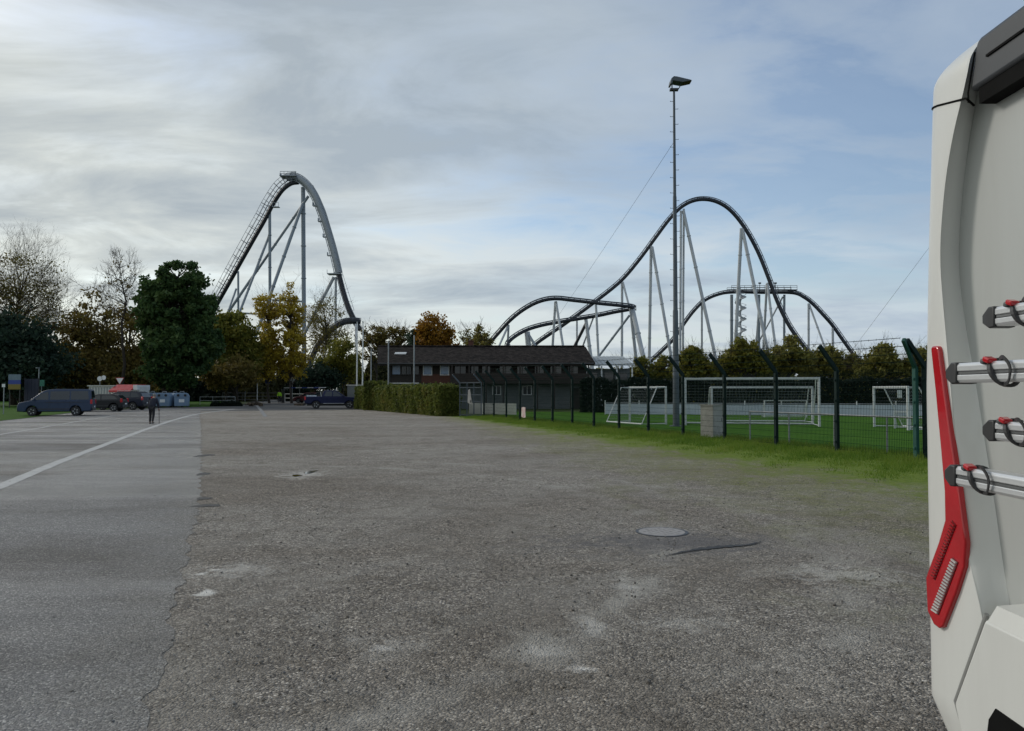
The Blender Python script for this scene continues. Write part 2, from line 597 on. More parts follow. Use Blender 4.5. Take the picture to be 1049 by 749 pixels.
def ground_material():
    m = bpy.data.materials.new('gravel')
    m.use_nodes = True
    nt = m.node_tree
    n, l = nt.nodes, nt.links
    b = n['Principled BSDF']
    b.inputs['Roughness'].default_value = .92
    b.inputs['Specular IOR Level'].default_value = .14
    tc = N(n, 'ShaderNodeTexCoord')
    P = tc.outputs['Object']

    def noise(scale, detail=5, rough=.6, dist=0, sc=(1, 1, 1), loc=(0, 0, 0), rot=0):
        mp = N(n, 'ShaderNodeMapping', inp={'Scale': sc, 'Location': loc, 'Rotation': (0, 0, rot)})
        l.new(P, mp.inputs[0])
        t = N(n, 'ShaderNodeTexNoise', inp={'Scale': scale, 'Detail': detail, 'Roughness': rough, 'Distortion': dist})
        l.new(mp.outputs[0], t.inputs['Vector'])
        return t.outputs['Fac']
    vo = N(n, 'ShaderNodeTexVoronoi', inp={'Scale': 66.0, 'Randomness': 1.0})
    l.new(P, vo.inputs['Vector'])
    vs = N(n, 'ShaderNodeSeparateColor')
    l.new(vo.outputs['Color'], vs.inputs[0])
    stone = ramp(n, [(0.0, (.028, .027, .028)), (.22, (.085, .080, .076)), (.45, (.175, .160, .142)), (.66, (.145, .143, .147)),
                     (.84, (.30, .28, .25)), (.94, (.46, .44, .41)), (1.0, (.66, .64, .61))])
    l.new(vs.outputs[0], stone.inputs[0])
    vo2 = N(n, 'ShaderNodeTexVoronoi', inp={'Scale': 27.0})
    l.new(P, vo2.inputs['Vector'])
    vs2 = N(n, 'ShaderNodeSeparateColor')
    l.new(vo2.outputs['Color'], vs2.inputs[0])
    big = ramp(n, [(0, (.07, .066, .066)), (.5, (.17, .157, .143)), (.92, (.28, .26, .235)), (1, (.48, .45, .41))])
    l.new(vs2.outputs[1], big.inputs[0])
    c = mixc(n, l, .38, stone.outputs[0], big.outputs[0])
    # fines (dust and sand) between the stones, in wheel-worn patches
    fines = ramp(n, [(.25, (.12, .116, .111)), (.75, (.29, .278, .258))])
    l.new(noise(30, 6, .7), fines.inputs[0])
    wear = ramp(n, [(.40, .05), (.62, .55)])
    l.new(noise(.55, 7, .62, .8, sc=(1.0, .55, 1), rot=.25), wear.inputs[0])
    c = mixc(n, l, wear.outputs[0], c, fines.outputs[0])
    # broad darker and browner areas
    br = ramp(n, [(.36, (.84, .80, .76)), (.50, (1, .98, .96)), (.66, (1.14, 1.13, 1.12))])
    l.new(noise(.22, 6, .6, .6, sc=(.7, 1.2, 1), loc=(3, 8, 0)), br.inputs[0])
    c = mixc(n, l, 1.0, c, br.outputs[0], 'MULTIPLY')
    br2 = ramp(n, [(.34, (.74, .72, .69)), (.50, (1, 1, 1)), (.64, (1.15, 1.14, 1.13))])
    l.new(noise(1.7, 7, .66, 1.2, loc=(1, 4, 0)), br2.inputs[0])
    c = mixc(n, l, .8, c, br2.outputs[0], 'MULTIPLY')
    # curving wheel tracks of pale dust
    sepP = N(n, 'ShaderNodeSeparateXYZ')
    l.new(P, sepP.inputs[0])

    def track(cx, cy, r, w, amt, sc):
        dx = math_node(n, l, 'SUBTRACT', sepP.outputs[0], cx)
        dy = math_node(n, l, 'SUBTRACT', sepP.outputs[1], cy)
        d = math_node(n, l, 'SQRT', math_node(n, l, 'ADD', math_node(n, l, 'MULTIPLY', dx, dx), math_node(n, l, 'MULTIPLY', dy, dy)))
        d = math_node(n, l, 'ABSOLUTE', math_node(n, l, 'SUBTRACT', d, r))
        k = math_node(n, l, 'SUBTRACT', 1.0, math_node(n, l, 'DIVIDE', d, w), clamp=True)
        nn = ramp(n, [(.45, 0), (.62, 1)])
        l.new(noise(sc, 5, .65, .5, loc=(cx, cy, 0)), nn.inputs[0])
        return math_node(n, l, 'MULTIPLY', math_node(n, l, 'MULTIPLY', k, nn.outputs[0]), amt)
    t1 = track(-6.5, 10.5, 8.4, .34, .8, 1.1)
    t2 = track(-6.5, 10.5, 10.1, .34, .7, 1.3)
    t3 = track(14.0, 2.0, 14.2, .3, .5, 1.0)
    tt = math_node(n, l, 'ADD', math_node(n, l, 'ADD', t1, t2), t3, clamp=True)

    # a pair of straight tyre tracks pressed into the fines
    def line(p0, p1, w, amt):
        a, b__ = ground(*p0), ground(*p1)
        d = (b__ - a).normalized()
        L = (b__ - a).length
        s1 = N(n, 'ShaderNodeVectorMath', operation='SUBTRACT')
        l.new(P, s1.inputs[0])
        s1.inputs[1].default_value = a
        d1 = N(n, 'ShaderNodeVectorMath', operation='DOT_PRODUCT')
        l.new(s1.outputs[0], d1.inputs[0])
        d1.inputs[1].default_value = (-d.y, d.x, 0)
        d2 = N(n, 'ShaderNodeVectorMath', operation='DOT_PRODUCT')
        l.new(s1.outputs[0], d2.inputs[0])
        d2.inputs[1].default_value = d
        k = math_node(n, l, 'SUBTRACT', 1.0, math_node(n, l, 'DIVIDE', math_node(n, l, 'ABSOLUTE', d1.outputs['Value']), w), clamp=True)
        e1 = math_node(n, l, 'MULTIPLY', math_node(n, l, 'DIVIDE', d2.outputs['Value'], L * .25), 1.0, clamp=True)
        e2 = math_node(n, l, 'DIVIDE', math_node(n, l, 'SUBTRACT', L, d2.outputs['Value']), L * .25, clamp=True)
        nn = ramp(n, [(.36, 0), (.56, 1)])
        l.new(noise(5, 6, .7, .5, loc=(p0[0], p0[1], 0)), nn.inputs[0])
        return math_node(n, l, 'MULTIPLY', math_node(n, l, 'MULTIPLY', math_node(n, l, 'MULTIPLY', k, nn.outputs[0]), math_node(n, l, 'MULTIPLY', e1, e2)), amt)
    for q0, q1, w_, am in (((578, 652), (676, 588), .16, .9), ((520, 640), (610, 690), .16, .6), ((330, 700), (520, 620), .2, .5), ((180, 640), (460, 560), .25, .5), ((640, 720), (930, 640), .22, .5),
                           ((300, 620), (420, 690), .18, .5), ((700, 600), (900, 570), .3, .45)):
        tt = math_node(n, l, 'ADD', tt, line(q0, q1, w_, am), clamp=True)

    # spots of pale lime dust
    def blob(px, py, rx, ry, amt):
        g = ground(px, py)
        dx = math_node(n, l, 'DIVIDE', math_node(n, l, 'SUBTRACT', sepP.outputs[0], g.x), rx)
        dy = math_node(n, l, 'DIVIDE', math_node(n, l, 'SUBTRACT', sepP.outputs[1], g.y), ry)
        d = math_node(n, l, 'SQRT', math_node(n, l, 'ADD', math_node(n, l, 'MULTIPLY', dx, dx), math_node(n, l, 'MULTIPLY', dy, dy)))
        k = math_node(n, l, 'SUBTRACT', 1.0, d)
        k = math_node(n, l, 'MULTIPLY_ADD', noise(4.5, 9, .76, .8, loc=(px, py, 0)), 5.0, math_node(n, l, 'MULTIPLY_ADD', k, 1.5, -3.15), clamp=True)
        return math_node(n, l, 'MULTIPLY', k, amt)
    bl = blob(600, 686, .20, .14, .9)
    for a in ((555, 668, .35, .25, .3), (605, 640, .2, .7, .35), (640, 600, .2, 1.0, .35), (400, 660, .45, .4, .5), (240, 585, .8, .6, .45),
              (860, 590, 1.3, .8, .4), (310, 486, .8, 1.6, .7), (211, 608, .17, .22, 1.3), (222, 584, .22, .13, .8), (207, 588, .10, .12, .8), (700, 640, .6, .4, .3)):
        bl = math_node(n, l, 'ADD', bl, blob(*a), clamp=True)
    c = mixc(n, l, math_node(n, l, 'MULTIPLY', tt, .55), c, (.34, .33, .31))
    c = mixc(n, l, math_node(n, l, 'MULTIPLY', bl, .85), c, (.62, .61, .59))
    # worn tarmac round the manhole
    tb = blob(660, 556, 2.6, 1.6, 1.0)
    tb = math_node(n, l, 'ADD', tb, blob(725, 555, 1.7, 1.2, 1.0), clamp=True)
    tarc = ramp(n, [(.3, (.075, .072, .076)), (.7, (.16, .155, .158))])
    l.new(noise(22, 8, .75), tarc.inputs[0])
    c = mixc(n, l, math_node(n, l, 'MULTIPLY', tb, .9), c, tarc.outputs[0])
    # moss and thin grass creeping in from the fence
    dot = N(n, 'ShaderNodeVectorMath', operation='SUBTRACT')
    l.new(P, dot.inputs[0])
    dot.inputs[1].default_value = FA
    dn = N(n, 'ShaderNodeVectorMath', operation='DOT_PRODUCT')
    l.new(dot.outputs[0], dn.inputs[0])
    dn.inputs[1].default_value = FN
    ds = N(n, 'ShaderNodeVectorMath', operation='DOT_PRODUCT')
    l.new(dot.outputs[0], ds.inputs[0])
    ds.inputs[1].default_value = FD
    edge = math_node(n, l, 'MAXIMUM', math_node(n, l, 'MULTIPLY_ADD', ds.outputs['Value'], -.075, 4.1), 1.25)
    rel = math_node(n, l, 'DIVIDE', dn.outputs['Value'], edge)            # 0 at the fence, 1 at the grass edge
    warp = math_node(n, l, 'MULTIPLY_ADD', noise(.9, 7, .68, .7, sc=(1, .6, 1)), 2.2, -1.1)
    r2 = math_node(n, l, 'ADD', rel, warp)
    gm = ramp(n, [(.0, 1.0), (.55, 1.0), (.85, .0)])
    r3 = math_node(n, l, 'MULTIPLY', r2, .6)
    l.new(r3, gm.inputs[0])
    mm = ramp(n, [(.0, .92), (.45, .82), (.75, .42), (1.0, .0)])
    l.new(math_node(n, l, 'MULTIPLY', r2, .42), mm.inputs[0])
    mossn = ramp(n, [(.36, .25), (.58, 1.0)])
    l.new(noise(3.5, 7, .7, .5), mossn.inputs[0])
    moss = ramp(n, [(.3, (.085, .115, .022)), (.7, (.19, .19, .055))])
    l.new(noise(9, 6, .7), moss.inputs[0])
    grass = ramp(n, [(.3, (.066, .118, .014)), (.7, (.155, .195, .036))])
    l.new(noise(6, 7, .7), grass.inputs[0])
    c = mixc(n, l, math_node(n, l, 'MULTIPLY', mm.outputs[0], mossn.outputs[0]), c, moss.outputs[0])
    c = mixc(n, l, gm.outputs[0], c, grass.outputs[0])
    c = mixc(n, l, 1.0, c, (1.64, 1.61, 1.56), 'MULTIPLY')
    l.new(c, b.inputs['Base Color'])
    # stones stand up
    h = math_node(n, l, 'SUBTRACT', 1.0, math_node(n, l, 'MULTIPLY', vo.outputs['Distance'], 1.2))
    h = math_node(n, l, 'MULTIPLY_ADD', noise(14, 8, .75), 1.4, h)
    bp = N(n, 'ShaderNodeBump', inp={'Strength': 1.0, 'Distance': .024})
    l.new(h, bp.inputs['Height'])
    bp2 = N(n, 'ShaderNodeBump', inp={'Strength': .6, 'Distance': .14})
    l.new(noise(1.1, 5, .55), bp2.inputs['Height'])
    l.new(bp2.outputs[0], bp.inputs['Normal'])
    l.new(bp.outputs[0], b.inputs['Normal'])
    MATS['gravel'] = m


def asphalt_material():
    m = bpy.data.materials.new('asphalt')
    m.use_nodes = True
    nt = m.node_tree
    n, l = nt.nodes, nt.links
    b = n['Principled BSDF']
    b.inputs['Specular IOR Level'].default_value = .5
    tc = N(n, 'ShaderNodeTexCoord')
    P = tc.outputs['Object']

    def noise(scale, detail=5, rough=.6, dist=0, sc=(1, 1, 1), loc=(0, 0, 0)):
        mp = N(n, 'ShaderNodeMapping', inp={'Scale': sc, 'Location': loc})
        l.new(P, mp.inputs[0])
        t = N(n, 'ShaderNodeTexNoise', inp={'Scale': scale, 'Detail': detail, 'Roughness': rough, 'Distortion': dist})
        l.new(mp.outputs[0], t.inputs['Vector'])
        return t.outputs['Fac']
    vo = N(n, 'ShaderNodeTexVoronoi', inp={'Scale': 80.0})
    l.new(P, vo.inputs['Vector'])
    sc_ = N(n, 'ShaderNodeSeparateColor')
    l.new(vo.outputs['Color'], sc_.inputs[0])
    chip = ramp(n, [(0, (.035, .036, .039)), (.5, (.105, .107, .110)), (.82, (.19, .19, .19)), (.95, (.34, .34, .335)), (1, (.5, .5, .49))])
    l.new(sc_.outputs[0], chip.inputs[0])
    fine = ramp(n, [(.28, (.055, .057, .060)), (.72, (.20, .20, .202))])
    l.new(noise(34, 8, .8), fine.inputs[0])
    c = mixc(n, l, .5, chip.outputs[0], fine.outputs[0])
    # damp bands lying across the road
    damp = math_node(n, l, 'ADD', math_node(n, l, 'MULTIPLY', noise(.32, 6, .58, .5, sc=(.16, 1, 1), loc=(2, 1.5, 0)), .75),
                     math_node(n, l, 'MULTIPLY', noise(1.1, 7, .62, .8, sc=(.28, 1, 1), loc=(7, 3, 0)), .3))
    sp = N(n, 'ShaderNodeSeparateXYZ')
    l.new(P, sp.inputs[0])
    far = ramp(n, [(0, .02), (.10, .05), (.14, -.08), (.21, -.08), (.235, .16), (.33, .15), (.40, .02), (.55, .1), (1, .05)])
    l.new(math_node(n, l, 'DIVIDE', sp.outputs[1], 60.0), far.inputs[0])
    damp = math_node(n, l, 'ADD', damp, far.outputs[0])
    dm = ramp(n, [(.54, 0), (.66, 1)])
    l.new(damp, dm.inputs[0])
    tone = ramp(n, [(.36, (.62, .58, .54)), (.50, (1, .99, .98)), (.62, (1.22, 1.22, 1.22))])
    l.new(noise(.35, 7, .62, .4, sc=(.5, 1.1, 1), loc=(5, 5, 0)), tone.inputs[0])
    c = mixc(n, l, 1.0, c, tone.outputs[0], 'MULTIPLY')
    wet = mixc(n, l, 1.0, c, (.80, .81, .83), 'MULTIPLY')
    c = mixc(n, l, math_node(n, l, 'MULTIPLY', dm.outputs[0], .6), c, wet)
    # small dark holes and tar spots
    sp2 = N(n, 'ShaderNodeTexVoronoi', inp={'Scale': 3.1})
    l.new(P, sp2.inputs['Vector'])
    s2 = ramp(n, [(.0, 1), (.05, 1), (.09, 0)])
    l.new(sp2.outputs['Distance'], s2.inputs[0])
    c = mixc(n, l, math_node(n, l, 'MULTIPLY', s2.outputs[0], .7), c, (.022, .021, .020))
    c = mixc(n, l, 1.0, c, (1.66, 1.60, 1.54), 'MULTIPLY')
    # grit carried over the broken edge from the gravel
    ys = [3.0, 6.6, 8.3, 11.6, 19, 32, 50]
    ex = [float(np.interp(y, [p.y for p in edge], [p.x for p in edge])) for y in ys]
    er = ramp(n, [(y / 50.0, -x_ / 25.0) for y, x_ in zip(ys, ex)])
    l.new(math_node(n, l, 'DIVIDE', sp.outputs[1], 50.0), er.inputs[0])
    dx = math_node(n, l, 'ADD', sp.outputs[0], math_node(n, l, 'MULTIPLY', er.outputs[0], 25.0))
    gm = math_node(n, l, 'MULTIPLY_ADD', noise(2.2, 8, .72, .6, loc=(4, 1, 0)), 2.4, math_node(n, l, 'MULTIPLY_ADD', dx, .95, -.50), clamp=True)
    grit = ramp(n, [(0, (.06, .056, .052)), (.45, (.20, .185, .165)), (.85, (.33, .31, .28)), (1, (.6, .58, .55))])
    l.new(sc_.outputs[1], grit.inputs[0])
    c = mixc(n, l, math_node(n, l, 'MULTIPLY', gm, .85), c, grit.outputs[0])
    l.new(c, b.inputs['Base Color'])
    rr = ramp(n, [(0, .9), (1, .29)])
    l.new(dm.outputs[0], rr.inputs[0])
    l.new(rr.outputs[0], b.inputs['Roughness'])
    h = math_node(n, l, 'MULTIPLY_ADD', vo.outputs['Distance'], -1.0, noise(26, 8, .75))
    bp = N(n, 'ShaderNodeBump', inp={'Strength': 1.0, 'Distance': .018})
    l.new(h, bp.inputs['Height'])
    l.new(bp.outputs[0], b.inputs['Normal'])
    MATS['asphalt'] = m


pmat('meadow', (.030, .048, .014), (.052, .066, .020), .6, rough=.95, bump=.5, detail=8, spec=.08)
pmat('verge_grass', (.028, .072, .008), (.055, .12, .016), 1.4, rough=1, bump=.8, bscale=25, detail=9, spec=.08)
pmat('pitch_grass', (.034, .098, .008), (.066, .155, .014), .7, rough=1, bump=.7, bscale=30, detail=9, spec=.06)
pmat('forecourt', (.105, .104, .103), (.075, .075, .077), .5, rough=.9, spec=.15, bump=.2, detail=8)
pmat('road_paint', (.46, .46, .45), (.30, .30, .30), 5, rough=.7, detail=9)
pmat('road_paint_worn', (.24, .24, .24), (.12, .12, .122), 2.2, rough=.75, detail=9)
pmat('tar_patch', (.048, .047, .050), (.080, .077, .078), 5, rough=.85, bump=.5, bscale=70, detail=8)
pmat('damp_soil_shade', (.014, .013, .012), (.028, .026, .024), 7, rough=.6, bump=.6, bscale=40)  # damp soil, with the shadow inside the holes darkened into its colour
pmat('puddle_water', (.03, .03, .03), (.04, .04, .038), 4, rough=.04, spec=.9)
pmat('cast_iron', (.34, .32, .315), (.26, .25, .245), 14, rough=.9, bump=.4)
MATS['stone_chips'] = leafmat('stone_chips', [(.085, .082, .082), (.18, .168, .155), (.30, .275, .245), (.25, .25, .255), (.58, .56, .52)], rough=.9)

# road edge against the gravel, irregular
edge_px = [(150, 748), (163, 700), (172, 650), (184, 600), (193, 560), (204, 520), (206, 480), (206, 455), (206, 440), (205, 431), (204, 425), (206, 421)]
edge = [Vector((-.55, -3.5, 0)), Vector((-1.0, 0.0, 0))] + [ground(*p) for p in edge_px]
ground_material()
asphalt_material()
sheet('ground', [(-3000, -300), (3000, -300), (3000, 5000), (-3000, 5000)], 0.0, 'meadow')

fine_edge = []
for a, b_ in zip(edge[:-1], edge[1:]):
    k = max(2, int((b_ - a).length / .09))
    for i in range(k):
        p = a.lerp(b_, i / k)
        p.x += random.gauss(0, .010) + .035 * math.sin(p.y * 3.1) * math.sin(p.y * .83) + .028 * math.sin(p.y * 7.7 + 1) + .016 * math.sin(p.y * 17.3)
        fine_edge.append(p)
fine_edge.append(edge[-1])
FAR_Y = fine_edge[-1].y
lot = [(p.x - .25, p.y) for p in fine_edge]
lot += [(-14, 73), (-9.5, 72.0), (-5.5, 62), (-3.4, 54.5), (-2.6, 53.2), (FB.x + .3, FB.y - .1)]
lot += [((FA + FD * s - FN * .15).x, (FA + FD * s - FN * .15).y) for s in np.linspace(FLEN, 0, 12)]
lot += [(26, 20.6), (30, -4), (0, -4)]
lot_o = sheet('gravel_lot', lot, .004, 'gravel')
road = [(p.x, p.y) for p in fine_edge] + [g2(255, 419.5), g2(170, 418.5), g2(97, 421), g2(60, 425), g2(25, 429), g2(-20, 434), g2(-150, 447), (-34, 20), (-34, -4), (-5, -4)]
sheet('road', road, .008, 'asphalt')
fore = [g2(-40, 433.5), g2(25, 428.4), g2(60, 424.5), g2(97, 420), g2(170, 417.6), g2(245, 416.0), g2(262, 410.2), g2(285, 405.8), g2(318, 405.8), g2(345, 410.5), g2(372, 416.6),
        (-9.8, 72.4), (-14, 73.5), g2(206, 421.5), g2(170, 419.4), g2(97, 422), g2(60, 426), g2(25, 430)]
sheet('forecourt_paving', fore, .006, 'forecourt')
pitch = [(FA + FD * s - FN * .15).to_tuple()[:2] for s in np.linspace(0, FLEN, 6)] + [(0.5, 66), (40, 66), (90, 60), (90, 20.4), (26, 20.6)]
sheet('pitch', pitch, .004, 'pitch_grass')
sheet('verge', [g2(-60, 437), g2(24, 428.8), g2(58, 424.6), g2(96, 420.4), g2(110, 414), g2(90, 406), g2(-260, 406)], .012, 'verge_grass')
sheet('verge', [g2(188, 417.2), g2(244, 415.6), g2(246, 411), g2(236, 406.5), g2(188, 406.5)], .012, 'verge_grass')


def painted(name, pts, w, m='road_paint', z=.013):
    """a painted line that follows points on the ground"""
    P = [Vector(p) for p in pts]
    L, Rr = [], []
    for i, p in enumerate(P):
        t = (P[min(i + 1, len(P) - 1)] - P[max(0, i - 1)]).normalized()
        nn = Vector((-t.y, t.x, 0))
        ww = w * random.uniform(.9, 1.06)
        L.append(p + nn * ww / 2)
        Rr.append(p - nn * ww / 2)
    mb = MB()
    vs = [(p.x, p.y, z) for p in L + Rr]
    k = len(P)
    mb.add(vs, [(i, i + 1, k + i + 1, k + i) for i in range(k - 1)])
    o = mb.build(name, m)
    o['kind'] = 'structure'
    return o


def catmull(pts, k=8):
    P = [Vector(p) for p in pts]
    P = [P[0] * 2 - P[1]] + P + [P[-1] * 2 - P[-2]]
    out = []
    for i in range(1, len(P) - 2):
        a, b_, c, d = P[i - 1:i + 3]
        for j in range(k):
            t = j / k
            out.append(.5 * ((2 * b_) + (c - a) * t + (2 * a - 5 * b_ + 4 * c - d) * t * t + (3 * b_ - a - 3 * c + d) * t ** 3))
    out.append(P[-2])
    return out


painted('road_marking', catmull([ground(-90, 535), ground(0, 499), ground(60, 474), ground(110, 455), ground(150, 440), ground(180, 430), ground(205, 424), ground(240, 419.3)], 10), .27)
painted('road_marking', catmull([ground(-120, 465.5), ground(0, 445.5), ground(45, 438), ground(88, 430.5), ground(118, 426)], 8), .17)
painted('road_marking', catmull([ground(263, 415.8), ground(267, 420), ground(272, 427)], 6), .3, 'road_paint_worn')
painted('road_marking', catmull([ground(206, 420.8), ground(250, 418.6), ground(310, 417.4)], 6), .35, 'road_paint_worn', .014)


def irregular(cx, cy, rx, ry, n=26, rough=.3):
    ph = [random.uniform(0, 6.28) for _ in range(4)]
    out = []
    for i in range(n):
        a = 2 * math.pi * i / n
        k = 1 + rough * (.5 * math.sin(2 * a + ph[0]) + .4 * math.sin(3 * a + ph[1]) + .35 * math.sin(5 * a + ph[2]) + .25 * math.sin(9 * a + ph[3]))
        out.append((cx + rx * k * math.cos(a), cy + ry * k * math.sin(a)))
    return out


for (px, py, rx, ry, m, z) in [(318, 484, .12, .35, 'puddle_water', .008), (304, 487.5, .10, .2, 'puddle_water', .008),
                               (212, 518.5, .19, .16, 'damp_soil_shade', .010), (209, 511, .14, .14, 'damp_soil_shade', .010), (208, 486, .13, .28, 'damp_soil_shade', .010),
                               (209, 467, .2, .4, 'damp_soil_shade', .010)]:
    g = ground(px, py)
    sheet('puddle' if m == 'puddle_water' else 'pothole', irregular(g.x, g.y, rx, ry), z, m)

# tarmac patch round the manhole, with its ragged broken edge towards us
pp = [(600, 556), (640, 551), (690, 543), (740, 546), (786, 553), (770, 559), (745, 560.5), (715, 565), (680, 571), (640, 568), (610, 562)]
pts = []
gp = [ground(*p) for p in pp]
for a, b_ in zip(gp, gp[1:] + gp[:1]):
    for i in range(7):
        p = a.lerp(b_, i / 7)
        pts.append((p.x + random.uniform(-.05, .05), p.y + random.uniform(-.05, .05)))
# the tarmac round the manhole is a stain of the gravel material
ck = catmull([ground(*p) for p in [(676, 571.5), (700, 566.5), (725, 563), (745, 560.8), (768, 559), (784, 554)]], 8)
mb = MB()
k = len(ck)
vs = []
for sgn in (0, 1):
    for i, p in enumerate(ck):
        w = .085 * math.sin(math.pi * i / (k - 1)) * random.uniform(.5, 1.4)
        vs.append((p.x + random.uniform(-.015, .015), p.y + (w if sgn else -w * .5), .0125))
mb.add(vs, [(i, i + 1, k + i + 1, k + i) for i in range(k - 1)])
o = mb.build('crack', 'damp_soil_shade')
o['kind'] = 'structure'

g = ground(678, 545.5)
mh = thing('manhole_cover', 'round grey cast iron manhole cover set in the tarmac patch on the gravel', 'manhole cover', (g.x, g.y, 0.009))
MB().lathe([(.33, -.004), (.33, .002), (.30, .002), (.30, -.002), (.0001, -.002)], (g.x, g.y, .009), seg=40).build('frame', 'dark_metal', mh)
m_ = MB().lathe([(.292, -.001), (.292, .003), (.287, .004), (.0001, .004)], (g.x, g.y, .009), seg=40)
for i in range(-4, 5):
    for j in range(-4, 5):
        if i * i + j * j < 19 and (i + j) % 2 == 0:
            m_.box((g.x + i * .055, g.y + j * .055, .0135), (.034, .034, .005))
m_.build('lid', 'cast_iron', mh)


# loose stones on the gravel, near us
def stones():
    n = 30000
    Y = 2.6 + 13.5 * RNG.random(n) ** 1.5
    X = (RNG.random(n) * 2 - 1) * (.70 * Y + .5)
    ey = np.array([p.y for p in fine_edge])
    ex = np.array([p.x for p in fine_edge])
    lim = np.interp(Y, ey, ex)
    prob = np.clip((X - lim) / .35 + .10, .025, 1)
    prob *= np.clip(.65 + .5 * np.sin(X * 2.1 + 1.7 * np.sin(Y * .9)) * np.sin(Y * 1.7 + X), .12, 1)
    keep = RNG.random(n) < prob
    X, Y = X[keep], Y[keep]
    n = len(X)
    s = np.exp(RNG.normal(-5.25, .45, n)).clip(.002, .015)
    base = np.array([(1, 0, 0), (-1, 0, 0), (0, 1, 0), (0, -1, 0), (0, 0, 1), (0, 0, -1), (.6, .6, .5), (-.6, .55, .45)], float)[:6]
    V = base[None] * (1 + .35 * RNG.normal(size=(n, 6, 1))).clip(.5, 1.6) + RNG.normal(size=(n, 6, 3)) * .16
    V[:, :, 2] *= .62
    a = RNG.random(n) * 6.283
    ca, sa = np.cos(a)[:, None], np.sin(a)[:, None]
    x, y = V[:, :, 0] * ca - V[:, :, 1] * sa, V[:, :, 0] * sa + V[:, :, 1] * ca
    V = np.stack([x, y, V[:, :, 2]], -1) * s[:, None, None]
    V += np.stack([X, Y, .009 + s * .35], -1)[:, None]
    F = np.array([(0, 2, 4), (2, 1, 4), (1, 3, 4), (3, 0, 4), (2, 0, 5), (1, 2, 5), (3, 1, 5), (0, 3, 5)])
    F = (F[None] + (np.arange(n) * 6)[:, None, None]).reshape(-1, 3)
    o = raw_mesh('gravel_stones', V.reshape(-1, 3), F, 'stone_chips')
    tag(o, 'loose grey and brown gravel stones lying over the lot', 'gravel', kind='stuff')


stones()
leafmat('blade', [(.060, .128, .013), (.108, .195, .019), (.165, .245, .030), (.235, .265, .055)])


def blades(name, label, P, hmin, hmax, w=.012, fade=None):
    n = len(P)
    h = hmin + (hmax - hmin) * RNG.random(n) ** 1.6
    a = RNG.random(n) * 6.283
    wx, wy = np.cos(a) * w, np.sin(a) * w
    if fade is not None:
        h = h * fade
    lx, ly = RNG.normal(0, .4, n) * h, RNG.normal(0, .4, n) * h
    V = np.zeros((n, 3, 3))
    V[:, 0] = np.stack([P[:, 0] - wx, P[:, 1] - wy, np.full(n, .003)], -1)
    V[:, 1] = np.stack([P[:, 0] + wx, P[:, 1] + wy, np.full(n, .003)], -1)
    V[:, 2] = np.stack([P[:, 0] + lx, P[:, 1] + ly, h], -1)
    o = raw_mesh(name, V.reshape(-1, 3), np.arange(3 * n).reshape(-1, 3), 'blade')
    tag(o, label, 'grass', kind='stuff')


def verge_points(n):
    s = (FLEN + 8) * RNG.random(n) - 7
    e = np.clip(4.1 - .075 * s, 1.25, 4.3)
    d = -1.3 + (e * 1.25 + 1.3) * RNG.random(n)
    clump = np.sin(s * 1.3 + 2 * np.sin(d * 1.1)) * np.sin(d * 2.3 + s * .7) + .7 * np.sin(s * 4.1 + d * 3)
    keep = RNG.random(n) < np.clip(1.35 - np.maximum(d, 0) / e * 1.25 + .22 * clump, .0, 1)
    s, d, e = s[keep], d[keep], e[keep]
    fade = np.clip(1.15 - np.maximum(d, 0) / e * .85 + .25 * clump[keep], .2, 1.5)
    return np.stack([FA.x + FD.x * s + FN.x * d, FA.y + FD.y * s + FN.y * d], -1), fade


vp, vf = verge_points(150000)
blades('grass_tufts', 'uneven bright green grass growing along the foot of the pitch fence', vp, .04, .19, .010, vf)

# ================================================================== trees and hedges
def leaf_quads(C, size, elong=1.5):
    n = len(C)
    q = RNG.normal(size=(n, 3))
    q[:, 2] = np.abs(q[:, 2]) * .8 + .15
    q /= np.linalg.norm(q, axis=1, keepdims=True)
    r = RNG.normal(size=(n, 3))
    u = np.cross(q, r)
    u /= np.linalg.norm(u, axis=1, keepdims=True) + 1e-9
    v = np.cross(q, u)
    s = size * RNG.uniform(.55, 1.35, n)[:, None]
    u, v = u * s * .5 * elong, v * s * .5
    V = np.stack([C - u * 1.0, C + v * .9 - u * .1, C + u, C - v * .9 - u * .1], 1)
    return V.reshape(-1, 3), np.arange(4 * n).reshape(-1, 4)


def branch_path(a, b, sag=.12, n=4):
    a, b = Vector(a), Vector(b)
    L = (b - a).length
    out = []
    off = Vector((random.uniform(-1, 1), random.uniform(-1, 1), random.uniform(.2, 1))) * L * sag
    for i in range(n + 1):
        t = i / n
        out.append(a.lerp(b, t) + off * math.sin(math.pi * t) + Vector((random.uniform(-1, 1), random.uniform(-1, 1), random.uniform(-1, 1))) * L * .02)
    return out


def twigs(mb, p, d, L, r, depth, spread=.55, up=.12, seg=3, kids=(2, 4)):
    """bare branches, dividing again and again"""
    d = d.normalized()
    pts = [p]
    q = p.copy()
    for i in range(3):
        d = (d + Vector((random.uniform(-1, 1), random.uniform(-1, 1), random.uniform(-.6, 1))) * .16 + Vector((0, 0, up * .5))).normalized()
        q = q + d * L / 3
        pts.append(q.copy())
    mb.tube(pts, [r, r * .85, r * .7, r * .5], seg=seg, cap=False)
    if depth <= 0:
        return
    for k in range(random.randint(*kids)):
        t = random.choice((1, 2, 3, 3))
        nd = (d + Vector((random.gauss(0, 1), random.gauss(0, 1), random.gauss(.1, .7))) * spread).normalized()
        twigs(mb, pts[t], nd, L * random.uniform(.55, .82), r * .58, depth - 1, spread, up, 3, kids)


